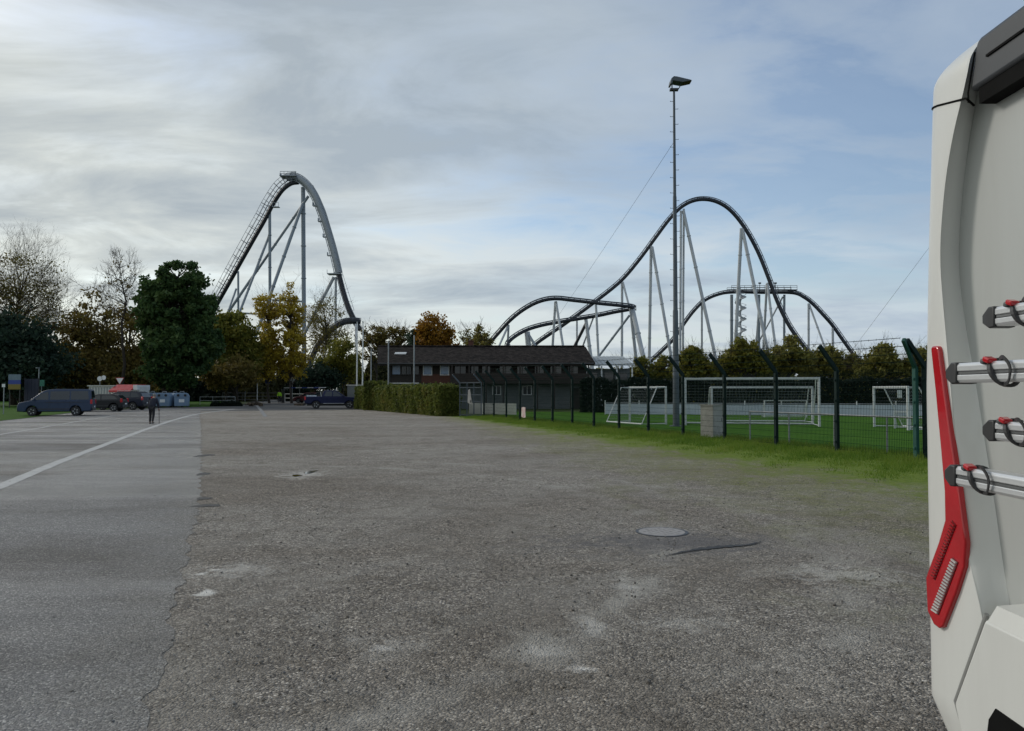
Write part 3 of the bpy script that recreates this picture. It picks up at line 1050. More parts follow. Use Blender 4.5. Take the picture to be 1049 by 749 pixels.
def tree(name, label, base_px, Y, crowns, leaf, leaf_n, leaf_s, bark='bark', trunk_r=.25, clusters=60, tight=.16, bare=0, group=None,
         bare_depth=4, top_px=None, limb_r=.09, trunk_top=.6, edge=.35, twig_r=.035):
    """crowns: [(px, py, rx, ry)] ellipses of the outline in the photograph, given depth of their own at distance Y"""
    base = Vector((xat(base_px, Y), Y, 0))
    root = thing(name, label, 'tree', base, 0, group)
    ells = []
    for (px, py, rx, ry) in crowns:
        c = at(px, py, Y)
        k = Y / FOC
        ells.append((c, Vector((rx * k, max(rx, ry * .6) * k, ry * k))))
    vol = [e[1].x * e[1].y * e[1].z for e in ells]
    top = max(e[0].z + e[1].z for e in ells)
    if top_px is not None:
        top = zat(top_px[1], Y)
        tip = at(top_px[0], top_px[1], Y)
    else:
        hi = max(ells, key=lambda e: e[0].z + e[1].z)[0]
        tip = Vector((hi.x, hi.y, hi.z))
    mb = MB()
    n = 7
    tp = [base.lerp(Vector((base.x * .6 + tip.x * .4, Y, tip.z)), i / n) + Vector((random.uniform(-1, 1), random.uniform(-1, 1), 0)) * .015 * top * (i > 0) for i in range(n + 1)]
    tp = tp[:-1] + [tip]
    mb.tube(tp, [trunk_r * (1.35 if i == 0 else 1 - .88 * i / n) for i in range(n + 1)], seg=8)
    cent = []
    for i in range(clusters):
        e = random.choices(ells, vol)[0]
        while True:
            q = Vector((random.uniform(-1, 1), random.uniform(-1, 1), random.uniform(-1, 1)))
            if edge < q.length < 1:
                break
        c = Vector((e[0].x + q.x * e[1].x, e[0].y + q.y * e[1].y, e[0].z + q.z * e[1].z))
        if c.z < .6:
            c.z = random.uniform(.6, 1.5)
        cent.append(c)
    for c in cent:
        # limb leaves the trunk somewhat below its cluster
        zt = min(tip.z * .97, max(base.z + .12 * tip.z, c.z - (c - Vector((tip.x, Y, c.z))).length * random.uniform(.5, 1.0)))
        t = min(.98, zt / tip.z) * n
        i = min(n - 1, int(t))
        a = tp[i].lerp(tp[i + 1], t - i)
        mb.tube(branch_path(a, c), [limb_r, limb_r * .8, limb_r * .6, limb_r * .4, limb_r * .22], seg=4, cap=False)
        if bare:
            for k in range(bare):
                d = (c - a).normalized() + Vector((random.gauss(0, .6), random.gauss(0, .6), random.gauss(.25, .5)))
                twigs(mb, c, d, (c - a).length * random.uniform(.22, .42) + .5, twig_r, bare_depth - 2, .6)
    mb.build('trunk', bark, root)
    if leaf_n:
        C = np.array([c[:] for c in cent])
        sz = np.array([min(e[1].x for e in ells)] * len(cent))
        rad = np.mean([min(e[1].x, e[1].z) for e in ells]) * tight * RNG.uniform(.6, 1.5, len(cent))
        wts = RNG.uniform(.35, 1.6, len(cent)) * rad
        idx = RNG.choice(len(cent), leaf_n, p=wts / wts.sum())
        off = RNG.normal(size=(leaf_n, 3))
        off[:, 2] *= .75
        off = off.clip(-2.4, 2.4)
        P = C[idx] + off * rad[idx][:, None] * .82 + RNG.normal(size=(leaf_n, 3)) * .12
        P = P[P[:, 2] > .25]
        V, F = leaf_quads(P, leaf_s)
        raw_mesh('crown', V, F, leaf, root, base)
    return root


def leafy_mass(P, name, leaf, size, parent=None, off=None):
    V, F = leaf_quads(P, size)
    return raw_mesh(name, V, F, leaf, parent, off)


# left edge
tree('willow_tree', 'tall half bare willow with thin drooping twigs at the left edge', 14, 96, [(20, 304, 34, 44), (0, 310, 22, 46), (38, 322, 24, 34)], 'leaf_willow', 10000, .16,
     trunk_r=.34, clusters=80, tight=.26, bare=5, bare_depth=5, limb_r=.075, twig_r=.020)
tree('willow_tree', 'orange tinged bare willow cut off by the left edge of the photo', -22, 92, [(-22, 310, 28, 60)], 'leaf_brown', 5000, .2, trunk_r=.3, clusters=45, tight=.28, bare=4, bare_depth=4, twig_r=.02)
tree('evergreen_tree', 'dark blue green evergreen below the half bare willow', 22, 90, [(18, 372, 40, 32), (-8, 362, 30, 36), (42, 362, 22, 26), (5, 348, 22, 20)], 'leaf_evergreen', 20000, .34, trunk_r=.3, clusters=90, tight=.3)
tree('autumn_tree', 'thin brown autumn tree with a ragged bare top left of the bare tall tree', 88, 101, [(88, 332, 24, 34), (78, 355, 30, 30), (100, 352, 22, 36)], 'leaf_brown', 7500, .28, trunk_r=.22, clusters=70, tight=.22, bare=2, bare_depth=3)
tree('autumn_tree', 'low rusty brown tree behind the parked van', 66, 99, [(66, 378, 30, 24), (95, 382, 26, 20)], 'leaf_brown', 11000, .3, trunk_r=.2, clusters=60, tight=.3)
tree('autumn_tree', 'olive brown tree filling the gap before the big dark green tree', 128, 104, [(132, 352, 24, 40), (115, 375, 22, 24), (140, 380, 22, 22)], 'leaf_brown', 10000, .28, trunk_r=.2, clusters=70, tight=.25)
tree('bare_tree', 'tall leafless tree with a straight dark trunk and round twiggy top', 127, 94, [(122, 292, 17, 26), (122, 310, 15, 26), (124, 280, 12, 16)], 'leaf_brown', 260, .2,
     trunk_r=.24, clusters=34, bare=3, bare_depth=5, top_px=(122, 268), limb_r=.06, twig_r=.026)
tree('maple_tree', 'big dense dark green tree with a broad uneven crown', 169, 91,
     [(184, 281, 19, 17), (165, 298, 20, 20), (200, 298, 17, 20), (178, 322, 33, 25), (206, 328, 18, 24), (186, 354, 37, 27), (210, 348, 14, 22), (158, 345, 15, 24), (182, 380, 34, 14), (146, 306, 7, 10)],
     'leaf_maple', 70000, .33, trunk_r=.42, clusters=460, tight=.17, edge=.3)
tree('olive_tree', 'yellow green rounded tree right of the big dark tree', 232, 106, [(236, 348, 26, 30), (228, 372, 24, 22), (250, 365, 18, 26)], 'leaf_olive', 24000, .32, trunk_r=.2, clusters=120, tight=.24)
tree('autumn_tree', 'low reddish brown tree under the yellow green one', 243, 101, [(240, 382, 20, 14), (222, 384, 14, 12)], 'leaf_brown', 8000, .3, trunk_r=.15, clusters=50, tight=.35)
tree('poplar_tree', 'golden orange tree with a thinning pale top, left of a pair', 276, 109, [(277, 360, 14, 30), (275, 325, 11, 28), (272, 372, 14, 18)], 'leaf_orange', 8500, .24, trunk_r=.15, clusters=130, tight=.19, bare=1, bare_depth=3, twig_r=.02)
tree('poplar_tree', 'golden orange tree with a taller sparse top, right of a pair', 299, 109, [(299, 362, 15, 28), (297, 322, 11, 30), (304, 372, 12, 16)], 'leaf_orange', 8000, .24, trunk_r=.15, clusters=130, tight=.18, bare=1, bare_depth=3, twig_r=.02)
tree('bare_tree', 'bushy almost leafless tree behind the lift hill foot', 334, 128, [(334, 335, 17, 36), (326, 350, 14, 30), (346, 348, 10, 26)], 'leaf_willow', 4600, .2, trunk_r=.2, clusters=70, tight=.3, bare=4, bare_depth=4, limb_r=.06, twig_r=.02)
tree('autumn_tree', 'small orange green tree beside the white flagpoles', 352, 118, [(351, 366, 18, 22), (340, 378, 14, 14), (362, 378, 12, 14)], 'leaf_olive', 6500, .26, trunk_r=.15, clusters=60, tight=.28)
tree('evergreen_tree', 'low dark bush tree at the foot of the curving coaster track', 322, 116, [(322, 385, 13, 12), (336, 388, 12, 10)], 'leaf_evergreen', 6000, .3, trunk_r=.12, clusters=40, tight=.35)
# behind the clubhouse
tree('bare_tree', 'reddish nearly bare tree left of the clubhouse roof', 384, 112, [(382, 352, 13, 20), (396, 345, 12, 14)], 'leaf_brown', 3600, .22, trunk_r=.15, clusters=50, bare=2, bare_depth=3, twig_r=.022)
tree('bare_tree', 'grey brown bare tree behind the clubhouse roof ridge', 410, 112, [(408, 347, 11, 14), (416, 352, 10, 12)], 'leaf_brown', 1600, .22, trunk_r=.14, clusters=40, bare=2, bare_depth=3, twig_r=.022)
tree('conifer_tree', 'dark pointed conifer peeking over the clubhouse roof', 424, 108, [(424, 362, 7, 12), (424, 348, 4, 10)], 'leaf_evergreen', 3500, .24, trunk_r=.12, clusters=40, tight=.4)
tree('maple_tree', 'bright amber tree rising above the clubhouse roof', 446, 108, [(445, 344, 15, 22), (436, 352, 14, 14), (458, 352, 12, 14)], 'leaf_amber', 8500, .27, trunk_r=.2, clusters=80, tight=.26)
tree('bare_tree', 'thin twiggy tree at the right of the amber tree', 476, 104, [(478, 348, 10, 14), (492, 344, 8, 12)], 'leaf_willow', 900, .2, trunk_r=.12, clusters=36, bare=2, bare_depth=3, twig_r=.02)
tree('birch_tree', 'sparse pale leaved tree in front of the low coaster track', 492, 100, [(494, 350, 10, 15), (484, 356, 10, 10)], 'leaf_willow', 1700, .22, trunk_r=.12, clusters=36, bare=1, bare_depth=3, twig_r=.02)
# beyond the pitch
tree('shrub_tree', 'small green bush tree beside the mast foot', 708, 79, [(708, 372, 13, 16), (722, 378, 10, 12), (698, 382, 10, 10)], 'leaf_olive', 8000, .24, trunk_r=.12, clusters=60, tight=.19, bare=2, bare_depth=3, twig_r=.016)
tree('shrub_tree', 'yellow topped bush tree below the spiral stair', 762, 80, [(762, 366, 17, 17), (748, 374, 14, 14), (778, 374, 12, 16)], 'leaf_olive', 11000, .24, trunk_r=.14, clusters=80, tight=.19, bare=2, bare_depth=3, twig_r=.016)
tree('shrub_tree', 'brown green bush tree right of the yellow topped bush', 806, 82, [(806, 366, 18, 20), (792, 378, 14, 12), (822, 374, 14, 14)], 'leaf_shrub', 11000, .24, trunk_r=.14, clusters=80, tight=.19, bare=1, bare_depth=3, twig_r=.018)
tree('shrub_tree', 'thin brownish bush tree below the falling track end', 852, 83, [(850, 370, 16, 16), (866, 376, 14, 12), (838, 378, 12, 10)], 'leaf_shrub', 8500, .24, trunk_r=.13, clusters=70, tight=.19, bare=1, bare_depth=3, twig_r=.018)
tree('shrub_tree', 'grey green bush tree above the small white goal', 902, 80, [(902, 372, 18, 16), (886, 378, 12, 12), (920, 378, 14, 12)], 'leaf_shrub', 10000, .24, trunk_r=.13, clusters=80, tight=.19, bare=2, bare_depth=3, twig_r=.016)
tree('shrub_tree', 'bush tree half hidden by the white camper', 950, 80, [(948, 372, 20, 16), (975, 374, 18, 16)], 'leaf_shrub', 9000, .24, trunk_r=.13, clusters=60, tight=.19, bare=2, bare_depth=3, twig_r=.016)
tree('shrub_tree', 'dark low bush tree between the clubhouse and the mast', 662, 86, [(660, 380, 16, 12), (642, 384, 12, 8), (680, 378, 12, 12)], 'leaf_olive', 7000, .24, trunk_r=.12, clusters=60, tight=.22, bare=2, bare_depth=3, twig_r=.016)
tree('shrub_tree', 'olive bush tree low between two taller bushes beyond the pitch', 736, 84, [(735, 382, 14, 9), (784, 384, 12, 8)], 'leaf_shrub', 5000, .24, trunk_r=.12, clusters=50, tight=.22, bare=2, bare_depth=3, twig_r=.016)


def woodland(name, label, x0, x1, ytop, Y, n, leaf, size, depth=14, seed=0):
    """a far belt of trees that reads as one mass"""
    C = []
    rr = np.random.default_rng(seed)
    k = Y / FOC
    w = (x1 - x0) * k
    m = int(w / 2.2)
    cx = xat(x0, Y) + w * rr.random(m)
    cy = Y + depth * rr.random(m)
    hz = zat(ytop, Y) * rr.uniform(.74, 1.05, m)
    idx = rr.integers(0, m, n)
    a = rr.random(n) * 6.283
    q = rr.random(n)
    rad = 2.1 * np.sqrt(rr.random(n)) * (1.15 - q ** 2)
    P = np.stack([cx[idx] + np.cos(a) * rad, cy[idx] + np.sin(a) * rad, hz[idx] * q], -1)
    V, F = leaf_quads(P, size)
    o = raw_mesh(name, V, F, leaf)
    tag(o, label, 'wood', kind='stuff')


woodland('woodland', 'dark belt of far trees behind the car park', -160, 250, 350, 122, 90000, 'leaf_wood', .7, 16, 3)
woodland('woodland', 'dim belt of far trees behind the entrance and clubhouse', 225, 560, 364, 150, 60000, 'leaf_wood', .8, 20, 4)
woodland('woodland', 'low belt of far bushes beyond the football pitch', 590, 1300, 377, 92, 90000, 'leaf_shrub', .42, 10, 5)
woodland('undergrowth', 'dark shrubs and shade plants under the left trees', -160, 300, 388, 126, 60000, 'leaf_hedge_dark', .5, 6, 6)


def hedge(name, label, a, b, h, w, leaf, n, size, stems=True):
    a, b = Vector(a), Vector(b)
    d = b - a
    L = d.length
    d.normalize()
    nn = Vector((-d.y, d.x, 0))
    root = thing(name, label, 'hedge', a)
    s = RNG.random(n) * L
    face = RNG.random(n)
    u = (RNG.random(n) - .5) * w
    z = h * RNG.random(n)
    sk = face < .8                                        # most leaves sit in the clipped skin
    side = RNG.random(n)
    u = np.where(sk & (side < .38), -w / 2 + RNG.normal(0, .06, n), u)
    u = np.where(sk & (side >= .38) & (side < .6), w / 2 + RNG.normal(0, .06, n), u)
    z = np.where(sk & (side >= .6) & (side < .86), h + RNG.normal(0, .06, n), z)
    s = np.where(sk & (side >= .86) & (side < .93), RNG.normal(0, .06, n), s)
    s = np.where(sk & (side >= .93), L + RNG.normal(0, .06, n), s)
    bul = .10 * np.sin(s * 2.3) * np.sin(s * .9 + z * 2) + .05 * np.sin(s * 6.1 + z * 3)
    u = u * (1 + bul)
    z = np.maximum(.03, z * (1 + .05 * np.sin(s * 1.7) + .03 * np.sin(s * 5)))
    P = np.stack([a.x + d.x * s + nn.x * u, a.y + d.y * s + nn.y * u, z], -1)
    V, F = leaf_quads(P, size)
    raw_mesh('foliage', V, F, leaf, root, a)
    mb = MB()
    k = int(L / .6)
    for i in range(k):
        p = a + d * (L * (i + .5) / k)
        mb.tube([p, p + Vector((random.uniform(-.15, .15), random.uniform(-.15, .15), h * .55)), p + Vector((random.uniform(-.3, .3), random.uniform(-.3, .3), h * .9))], [.04, .03, .015], seg=4)
    mb.build('stems', 'bark', root)
    return root


hedge('hedge', 'clipped green brown hedge running from the pickup to the pitch gate', (-14.6, 76.5, 0), (-4.35, 54.6, 0), 2.02, 1.5, 'leaf_hedge', 60000, .13)
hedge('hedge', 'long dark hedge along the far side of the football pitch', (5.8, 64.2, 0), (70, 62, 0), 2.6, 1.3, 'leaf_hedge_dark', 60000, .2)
hedge('hedge', 'rounded green hedge clump beside the clubhouse terrace', (-13.2, 71.2, 0), (-10.9, 70.6, 0), 2.4, 1.6, 'leaf_hedge', 5000, .16)
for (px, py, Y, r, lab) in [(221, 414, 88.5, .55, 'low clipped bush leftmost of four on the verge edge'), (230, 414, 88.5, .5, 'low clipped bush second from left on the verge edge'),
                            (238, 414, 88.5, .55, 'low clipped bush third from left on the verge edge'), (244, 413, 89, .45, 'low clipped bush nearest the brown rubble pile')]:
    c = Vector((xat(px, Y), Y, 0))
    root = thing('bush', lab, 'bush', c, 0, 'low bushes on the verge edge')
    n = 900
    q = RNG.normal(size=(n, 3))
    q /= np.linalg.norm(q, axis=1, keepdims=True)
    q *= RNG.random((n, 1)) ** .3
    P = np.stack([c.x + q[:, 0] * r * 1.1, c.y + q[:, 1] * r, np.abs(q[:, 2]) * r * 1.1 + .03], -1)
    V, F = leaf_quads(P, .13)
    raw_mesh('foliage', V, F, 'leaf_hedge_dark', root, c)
    mb = MB()
    for i in range(5):
        mb.tube([c, c + Vector((random.uniform(-.3, .3), random.uniform(-.3, .3), r))], [.03, .012], seg=4)
    mb.build('stems', 'bark', root)

# ================================================================== roller coaster
def frames(P):
    n = len(P)
    return [(P[min(i + 1, n - 1)] - P[max(i - 1, 0)]).normalized() for i in range(n)]


def track_parts(root, px_pts, lat='depth', spine_r=.55, gauge=.75, lift=1.0, step=14, spine_mat='track_dark', rail_mat='track_rail', box=None, name='track'):
    """spine tube with two running rails on ties above it. px_pts: (px, py, Y)"""
    P = catmull([at(*p) for p in px_pts], step)
    T = frames(P)
    sp, rl = MB(), MB()
    A, B = [], []
    for p, t in zip(P, T):
        l = Vector((0, 1, 0)) if lat == 'depth' else Vector((t.z, 0, -t.x))
        l = (l - t * l.dot(t)).normalized()
        nn = l.cross(t)
        if lat == 'depth' and nn.z < 0:
            nn = -nn
        if lat == 'face':
            nn = Vector((0, -1, 0))
            nn = (nn - t * nn.dot(t)).normalized()
        A.append(p + nn * lift + l * gauge)
        B.append(p + nn * lift - l * gauge)
    sp.tube(P, spine_r, seg=8)
    rl.tube(A, .14, seg=5)
    rl.tube(B, .14, seg=5)
    acc = 0
    for i in range(1, len(P)):
        acc += (P[i] - P[i - 1]).length
        if acc > 1.6:
            acc = 0
            rl.bar(A[i], B[i], .16)
            rl.bar(P[i], (A[i] + B[i]) / 2, .2)
    s = sp.build(name, spine_mat, root, smooth=True, ang=60)
    r_ = rl.build('rail', rail_mat, root, smooth=True, ang=60)
    r_.parent = s
    return P, T, A, B


def support(root, top, low, Y, Ylow=None, r=.35, m='steel_support', cap=True, r2=None):
    """a steel leg from its head through a second point seen in the photograph, down to the ground"""
    a = at(*top, Y)
    b = at(*low, Ylow if Ylow is not None else Y)
    d = b - a
    k = (0 - a.z) / d.z if d.z < -1e-3 else 1.0
    e = a + d * max(1.0, k) if abs(d.z) > 2 else b
    mb = MB().tube([a, e], [r, r2 or r], seg=10)
    # flange rings along the leg, and a footing
    L = (e - a).length
    for t in np.arange(9, L - 3, 11):
        p = a.lerp(e, t / L)
        u = (e - a).normalized()
        mb.tube([p - u * .12, p + u * .12], r * 1.28, seg=10)
    if e.z < .5:
        mb.box((e.x, e.y, .3), (r * 4, r * 4, .6))
    return mb.build('support', m, root, smooth=True)


def brace(root, a, b, Y, r=.2, m='steel_support'):
    return MB().tube([at(*a, Y), at(*b, Y)], r, seg=8).build('brace', m, root, smooth=True)


YL = 262
lh = thing('roller_coaster', 'steep tall grey coaster lift hill with pale steel supports rising behind the left trees', 'roller coaster', (xat(311, YL), YL, 0))
up_pts = [(196, 364, 286), (209, 338, 280), (222.5, 312, 275), (234, 291.5, 271), (246, 270, 268), (259, 247, 265.5), (271, 226, 264), (280, 209, 263), (289, 195.5, 262), (298, 188.5, 262), (306, 187, 262)]
P, T, A, B = track_parts(lh, up_pts, spine_r=.66, lift=1.1, gauge=.9)
# catwalk with handrails along the climb
hr = MB()
dk = MB()
O1, O2 = [], []
for p, t in zip(P, T):
    nn = Vector((-t.z, 0, t.x))
    if nn.z < 0:
        nn = -nn
    O1.append(p + nn * 2.1)
    O2.append(p + nn * 3.2)
for o_, yy in ((O1, 1.6), (O2, 1.6), (O1, -1.6), (O2, -1.6)):
    hr.tube([q + Vector((0, yy, 0)) for q in o_], .075, seg=4)
for i in range(2, len(P), 5):
    for yy in (1.6, -1.6):
        hr.bar(P[i] + Vector((0, yy, 0)) + (O1[i] - P[i]) * .35, O2[i] + Vector((0, yy, 0)), .10)
for i in range(4, len(P), 9):
    hr.bar(P[i] + Vector((0, -1.6, 0)), O2[i] + Vector((0, -1.6, 0)), .22)
hr.build('handrail', 'track_rail', lh)
# crest platform
cp = MB()
c0 = at(296, 181.5, YL)
cp.box((c0.x + .2, YL, c0.z), (5.6, 4.2, .3))
cp.box((c0.x - 2.4, YL, c0.z + .3), (.25, 4.2, .9))
for yy in (-2, 2):
    for zz in (.7, 1.4):
        cp.tube([(c0.x - 2.4, YL + yy, c0.z + zz), (c0.x + 3.0, YL + yy, c0.z + zz)], .09, seg=4)
    for xx in np.arange(-2.4, 3.1, 1.3):
        cp.bar((c0.x + xx, YL + yy, c0.z), (c0.x + xx, YL + yy, c0.z + 1.4), .1)
cp.build('platform', 'track_silver', lh)
sc_ = MB()
q = at(282, 213, 263)
sc_.box((q.x + .6, 262, q.z), (2.2, 1.6, .2))
for xx in (-.5, .6, 1.6):
    sc_.bar((q.x + xx, 261.3, q.z), (q.x + xx, 261.3, q.z + 1.4), .1)
sc_.bar((q.x - .5, 261.3, q.z + 1.4), (q.x + 1.6, 261.3, q.z + 1.4), .1)
sc_.build('platform', 'track_silver', lh)

# first drop: seen on its broad face, pale, then dark below the splice
dn_pts = [(294, 182, 262), (304, 182, 261.8), (314, 189, 261.4), (322.5, 201, 261), (330, 219, 260.4), (337, 241, 259.8), (342.3, 260, 259.2), (347, 280, 258.6)]
track_parts(lh, dn_pts, lat='face', spine_r=1.15, gauge=1.3, lift=.55, spine_mat='track_silver', rail_mat='track_silver')
dn2 = [(347, 280, 258.6), (351.5, 298, 257.8), (357, 315, 256.6), (364, 330, 255), (369, 338, 254)]
track_parts(lh, dn2, lat='face', spine_r=.72, gauge=.8, lift=.5)
for (hx, hy) in ((322.5, 211), (328, 227), (333, 243), (337.5, 262)):
    p = at(hx, hy, 260)
    hk = MB().box((p.x, 260, p.z), (1.3, 1.4, .22))
    hk.box((p.x - .6, 260, p.z + .55), (.16, 1.4, 1.1))
    hk.build('catwalk', 'track_silver', lh)
p = at(343, 281, 258.6)
hk = MB().box((p.x, 258.6, p.z), (4.4, 3.2, .35))
for xx in (-2.2, 0, 2.2):
    hk.bar((p.x + xx, 257, p.z), (p.x + xx, 257, p.z + 1.3), .12)
hk.build('platform', 'track_silver', lh)
hb = MB()
Q = catmull([at(318, 190, 259), at(331, 217, 258.6), at(342, 258, 258), at(349, 283, 257.4), at(360, 318, 255)], 8)
hb.tube([q_ + Vector((.9, 0, 0)) for q_ in Q], .07, seg=4)
for q_ in Q[::2]:
    hb.bar(q_, q_ + Vector((.9, 0, .1)), .08)
hb.build('handrail', 'track_silver', lh)

support(lh, (310.5, 192), (311.5, 350), YL + 1, r=.72, m='steel_support')
support(lh, (276.3, 214), (276.6, 330), 264, r=.50, m='steel_support')
support(lh, (316, 201), (233, 321), YL, 268, r=.46)
support(lh, (310, 209), (273, 313), YL, 252, r=.55)
support(lh, (275.5, 242), (245, 321), 265, 258, r=.42)
support(lh, (244, 278), (244.2, 320), 269, r=.36)
support(lh, (242, 296), (233, 321), 269, 264, r=.34)
support(lh, (342, 284), (306, 353), 258.6, 262, r=.55, m='steel_support_white')
support(lh, (344, 284), (343.6, 347), 258.6, r=.40, m='steel_support_white')
support(lh, (364.5, 330), (365.2, 380), 255, 240, r=.40, m='steel_support_white')
brace(lh, (279, 307.5), (310, 309), YL + 1, .34)
brace(lh, (246, 320.7), (268, 322), 266, .30)
brace(lh, (268, 322), (311, 322.4), 264, .26)
track_parts(lh, [(369, 329.6, 248), (362, 329.2, 247), (352, 330.5, 246), (342, 336, 245), (333, 344, 244.5), (325, 355, 244), (319.5, 367, 244), (315, 379, 244), (308, 392, 244)], spine_r=.85, gauge=.9, lift=1.0)
support(lh, (338, 340), (337, 380), 245, r=.34)

YC = 262
rc = thing('roller_coaster', 'dark railed coaster with rounded camelback hill and low double curve behind the mast', 'roller coaster', (xat(720, YC), YC, 0))
track_parts(rc, [(520, 379, 258), (547, 354, 259), (580, 331, 260), (610, 309, 261), (636, 288, 262), (655, 266, 262), (672, 243, 262), (686, 224.5, 262), (699, 211.5, 262), (713, 205.2, 262), (728, 205.2, 262),
                 (742, 211, 262), (754, 222, 262), (766, 239, 262), (777, 260, 262), (787, 285, 261), (796, 309, 260), (806, 330, 259), (817, 347, 258), (830, 363, 257), (845, 377, 255), (862, 388, 253)],
            spine_r=.56, gauge=.62, lift=.85, step=8)
# low double curve: over the top, hairpin, and back down
track_parts(rc, [(486, 371, 238), (499, 355, 237), (511, 341, 236), (523, 328, 235), (537, 317, 235), (552, 309.3, 235), (568, 306.2, 235), (588, 308, 235), (614, 311, 235.4), (636, 313.2, 236), (646, 314.5, 237),
                 (649, 316.2, 240), (645, 317.2, 243), (630, 319.8, 245), (613, 323.4, 245), (584, 328.2, 244), (557, 333, 243), (540, 338, 241), (528, 344.5, 239), (521, 351, 237), (520.5, 357, 234), (526, 362, 231), (540, 368, 229)],
            spine_r=.52, gauge=.6, lift=.8, step=8)
YB = 276
track_parts(rc, [(640, 389, 270), (655, 379, 271), (668, 369, 272), (680, 358, 273), (691, 346.5, 274), (703, 329, 275), (712, 317.5, 276), (722, 308, 276), (735, 302, 276), (750, 299.5, 276), (782, 299.8, 276), (812, 300.2, 276), (824, 305, 275),
                 (833, 312, 275), (843, 322.5, 274), (853, 334, 274), (865, 351, 273), (879, 370, 272), (892, 385, 271)], spine_r=.52, gauge=.6, lift=.8, step=8)
bp_ = MB()
x0, x1 = xat(748, YB), xat(815, YB)
zb = zat(297.2, YB)
for yy in (-2.4, 2.4):
    bp_.box(((x0 + x1) / 2, YB + yy, zb - .3), (x1 - x0, 1.2, .3))
    for zz in (.6, 1.2):
        bp_.tube([(x0, YB + yy * 1.2, zb + zz), (x1, YB + yy * 1.2, zb + zz)], .07, seg=4)
    for xx in np.arange(x0, x1 + .1, 2.3):
        bp_.bar((xx, YB + yy * 1.2, zb - .2), (xx, YB + yy * 1.2, zb + 1.25), .1)
bp_.box(((x0 + x1) / 2 + 4, YB, zb - .75), (14, 1.8, .6))
bp_.build('platform', 'track_dark', rc)
for pxx in (777, 793):
    xx = xat(pxx, YB)
    bx_ = MB()
    bx_.bar((xx, YB - 2.6, zb), (xx, YB - 2.6, zb + 2.2), .16)
    bx_.box((xx, YB - 2.6, zb + 2.1), (.9, .3, .5))
    bx_.build('signal_lamp', 'track_dark', rc)
# spiral stair
ss = MB()
cx, cy = xat(759.5, YB - 4), YB - 4
zt = zb - .3
ss.tube([(cx, cy, 0), (cx, cy, zt + 1)], .16, seg=8)
prev = None
for i in range(int(zt / .22)):
    a = i * .36
    z = i * .22
    d = Vector((math.cos(a), math.sin(a), 0))
    ss.box((cx + d.x * .95, cy + d.y * .95, z), (1.9, .75, .12), rz=a)
    q = Vector((cx + d.x * 1.9, cy + d.y * 1.9, z + 1.0))
    if prev is not None:
        ss.bar(prev, q, .12)
        ss.bar(prev - Vector((0, 0, .95)), q - Vector((0, 0, .95)), .22, .1)
    prev = q
ss.build('spiral_stair', 'steel_support_white', rc)

W = 'steel_support_white'
for a in [((569, 309), (566, 356), 236, 238, .38, W), ((569.5, 309), (577, 356), 236, 232, .38, W),
          ((521, 333), (511, 355), 236, 233, .32, W), ((521, 333), (520, 356), 236, 238, .32, W),
          ((540, 340), (541.5, 356), 241, 241, .85, W), ((541, 342), (550, 357), 241, 237, .42, 'steel_support'),
          ((600, 326), (605, 364), 245, 243, .55, W), ((601, 330), (585, 362), 245, 248, .5, 'track_dark'), ((608, 325), (595, 360), 245, 250, .26, W),
          ((610.5, 312.5), (613, 364), 235.4, 235.4, .36, W),
          ((646, 316), (651.6, 368), 238, 240, .5, W), ((647.5, 315), (658.5, 364), 239, 233, .72, W), ((645, 323), (613.5, 365), 243, 246, .36, 'steel_support'),
          ((637.3, 289.5), (637.1, 366), 262, 262, .42, W), ((638, 289), (645, 316), 262, 258, .36, W),
          ((591, 327), (591, 360), 252, 252, .3, W),
          ((667, 252), (665.2, 362), 262, 264, .5, W), ((668, 253), (686, 357), 262, 257, .5, W),
          ((697.6, 216), (696.8, 355), 262, 262, .40, W), ((700.5, 214), (699.6, 355), 262, 265, .38, W), ((700, 216), (732, 362), 262, 256, .55, W),
          ((759.5, 234), (753.5, 350), 262, 264, .58, W), ((760.5, 235), (784.5, 351), 262, 256, .58, W),
          ((786, 290), (793, 345), 261, 257, .42, W), ((785.5, 291), (783, 340), 261, 265, .42, W),
          ((749.5, 302), (749.5, 350), 276, 276, .55, 'steel_support'), ((777.5, 302), (777.3, 350), 276, 276, .5, 'steel_support'),
          ((803.5, 302), (803.3, 345), 276, 276, .42, 'steel_support'), ((802, 304), (779, 347), 276, 280, .3, W), ((778, 304), (775, 347), 276, 279, .3, W),
          ((828.3, 311), (828.4, 355), 275, 275, .40, W), ((829, 312), (843.5, 352), 275, 270, .34, W), ((853, 336), (853.2, 356), 274, 274, .42, W),
          ((720, 312), (732, 362), 276, 271, .36, W), ((719, 312), (719, 356), 276, 278, .36, W)]:
    support(rc, a[0], a[1], a[2], a[3], a[4], a[5])

# ================================================================== clubhouse
YH = 76.0
HX0, HX1 = xat(399, YH), xat(601, YH)
ch = thing('clubhouse', 'long dark two storey clubhouse with a brown tiled roof behind the hedge', 'building', ((HX0 + HX1) / 2, YH, 0))
ZE, ZR, YR = 4.55, 6.06, 81.2
YBK = 86.4
pmat('roof_tile', (.012, .010, .009), (.028, .022, .020), 2.2, rough=.95, detail=8, spec=.08)


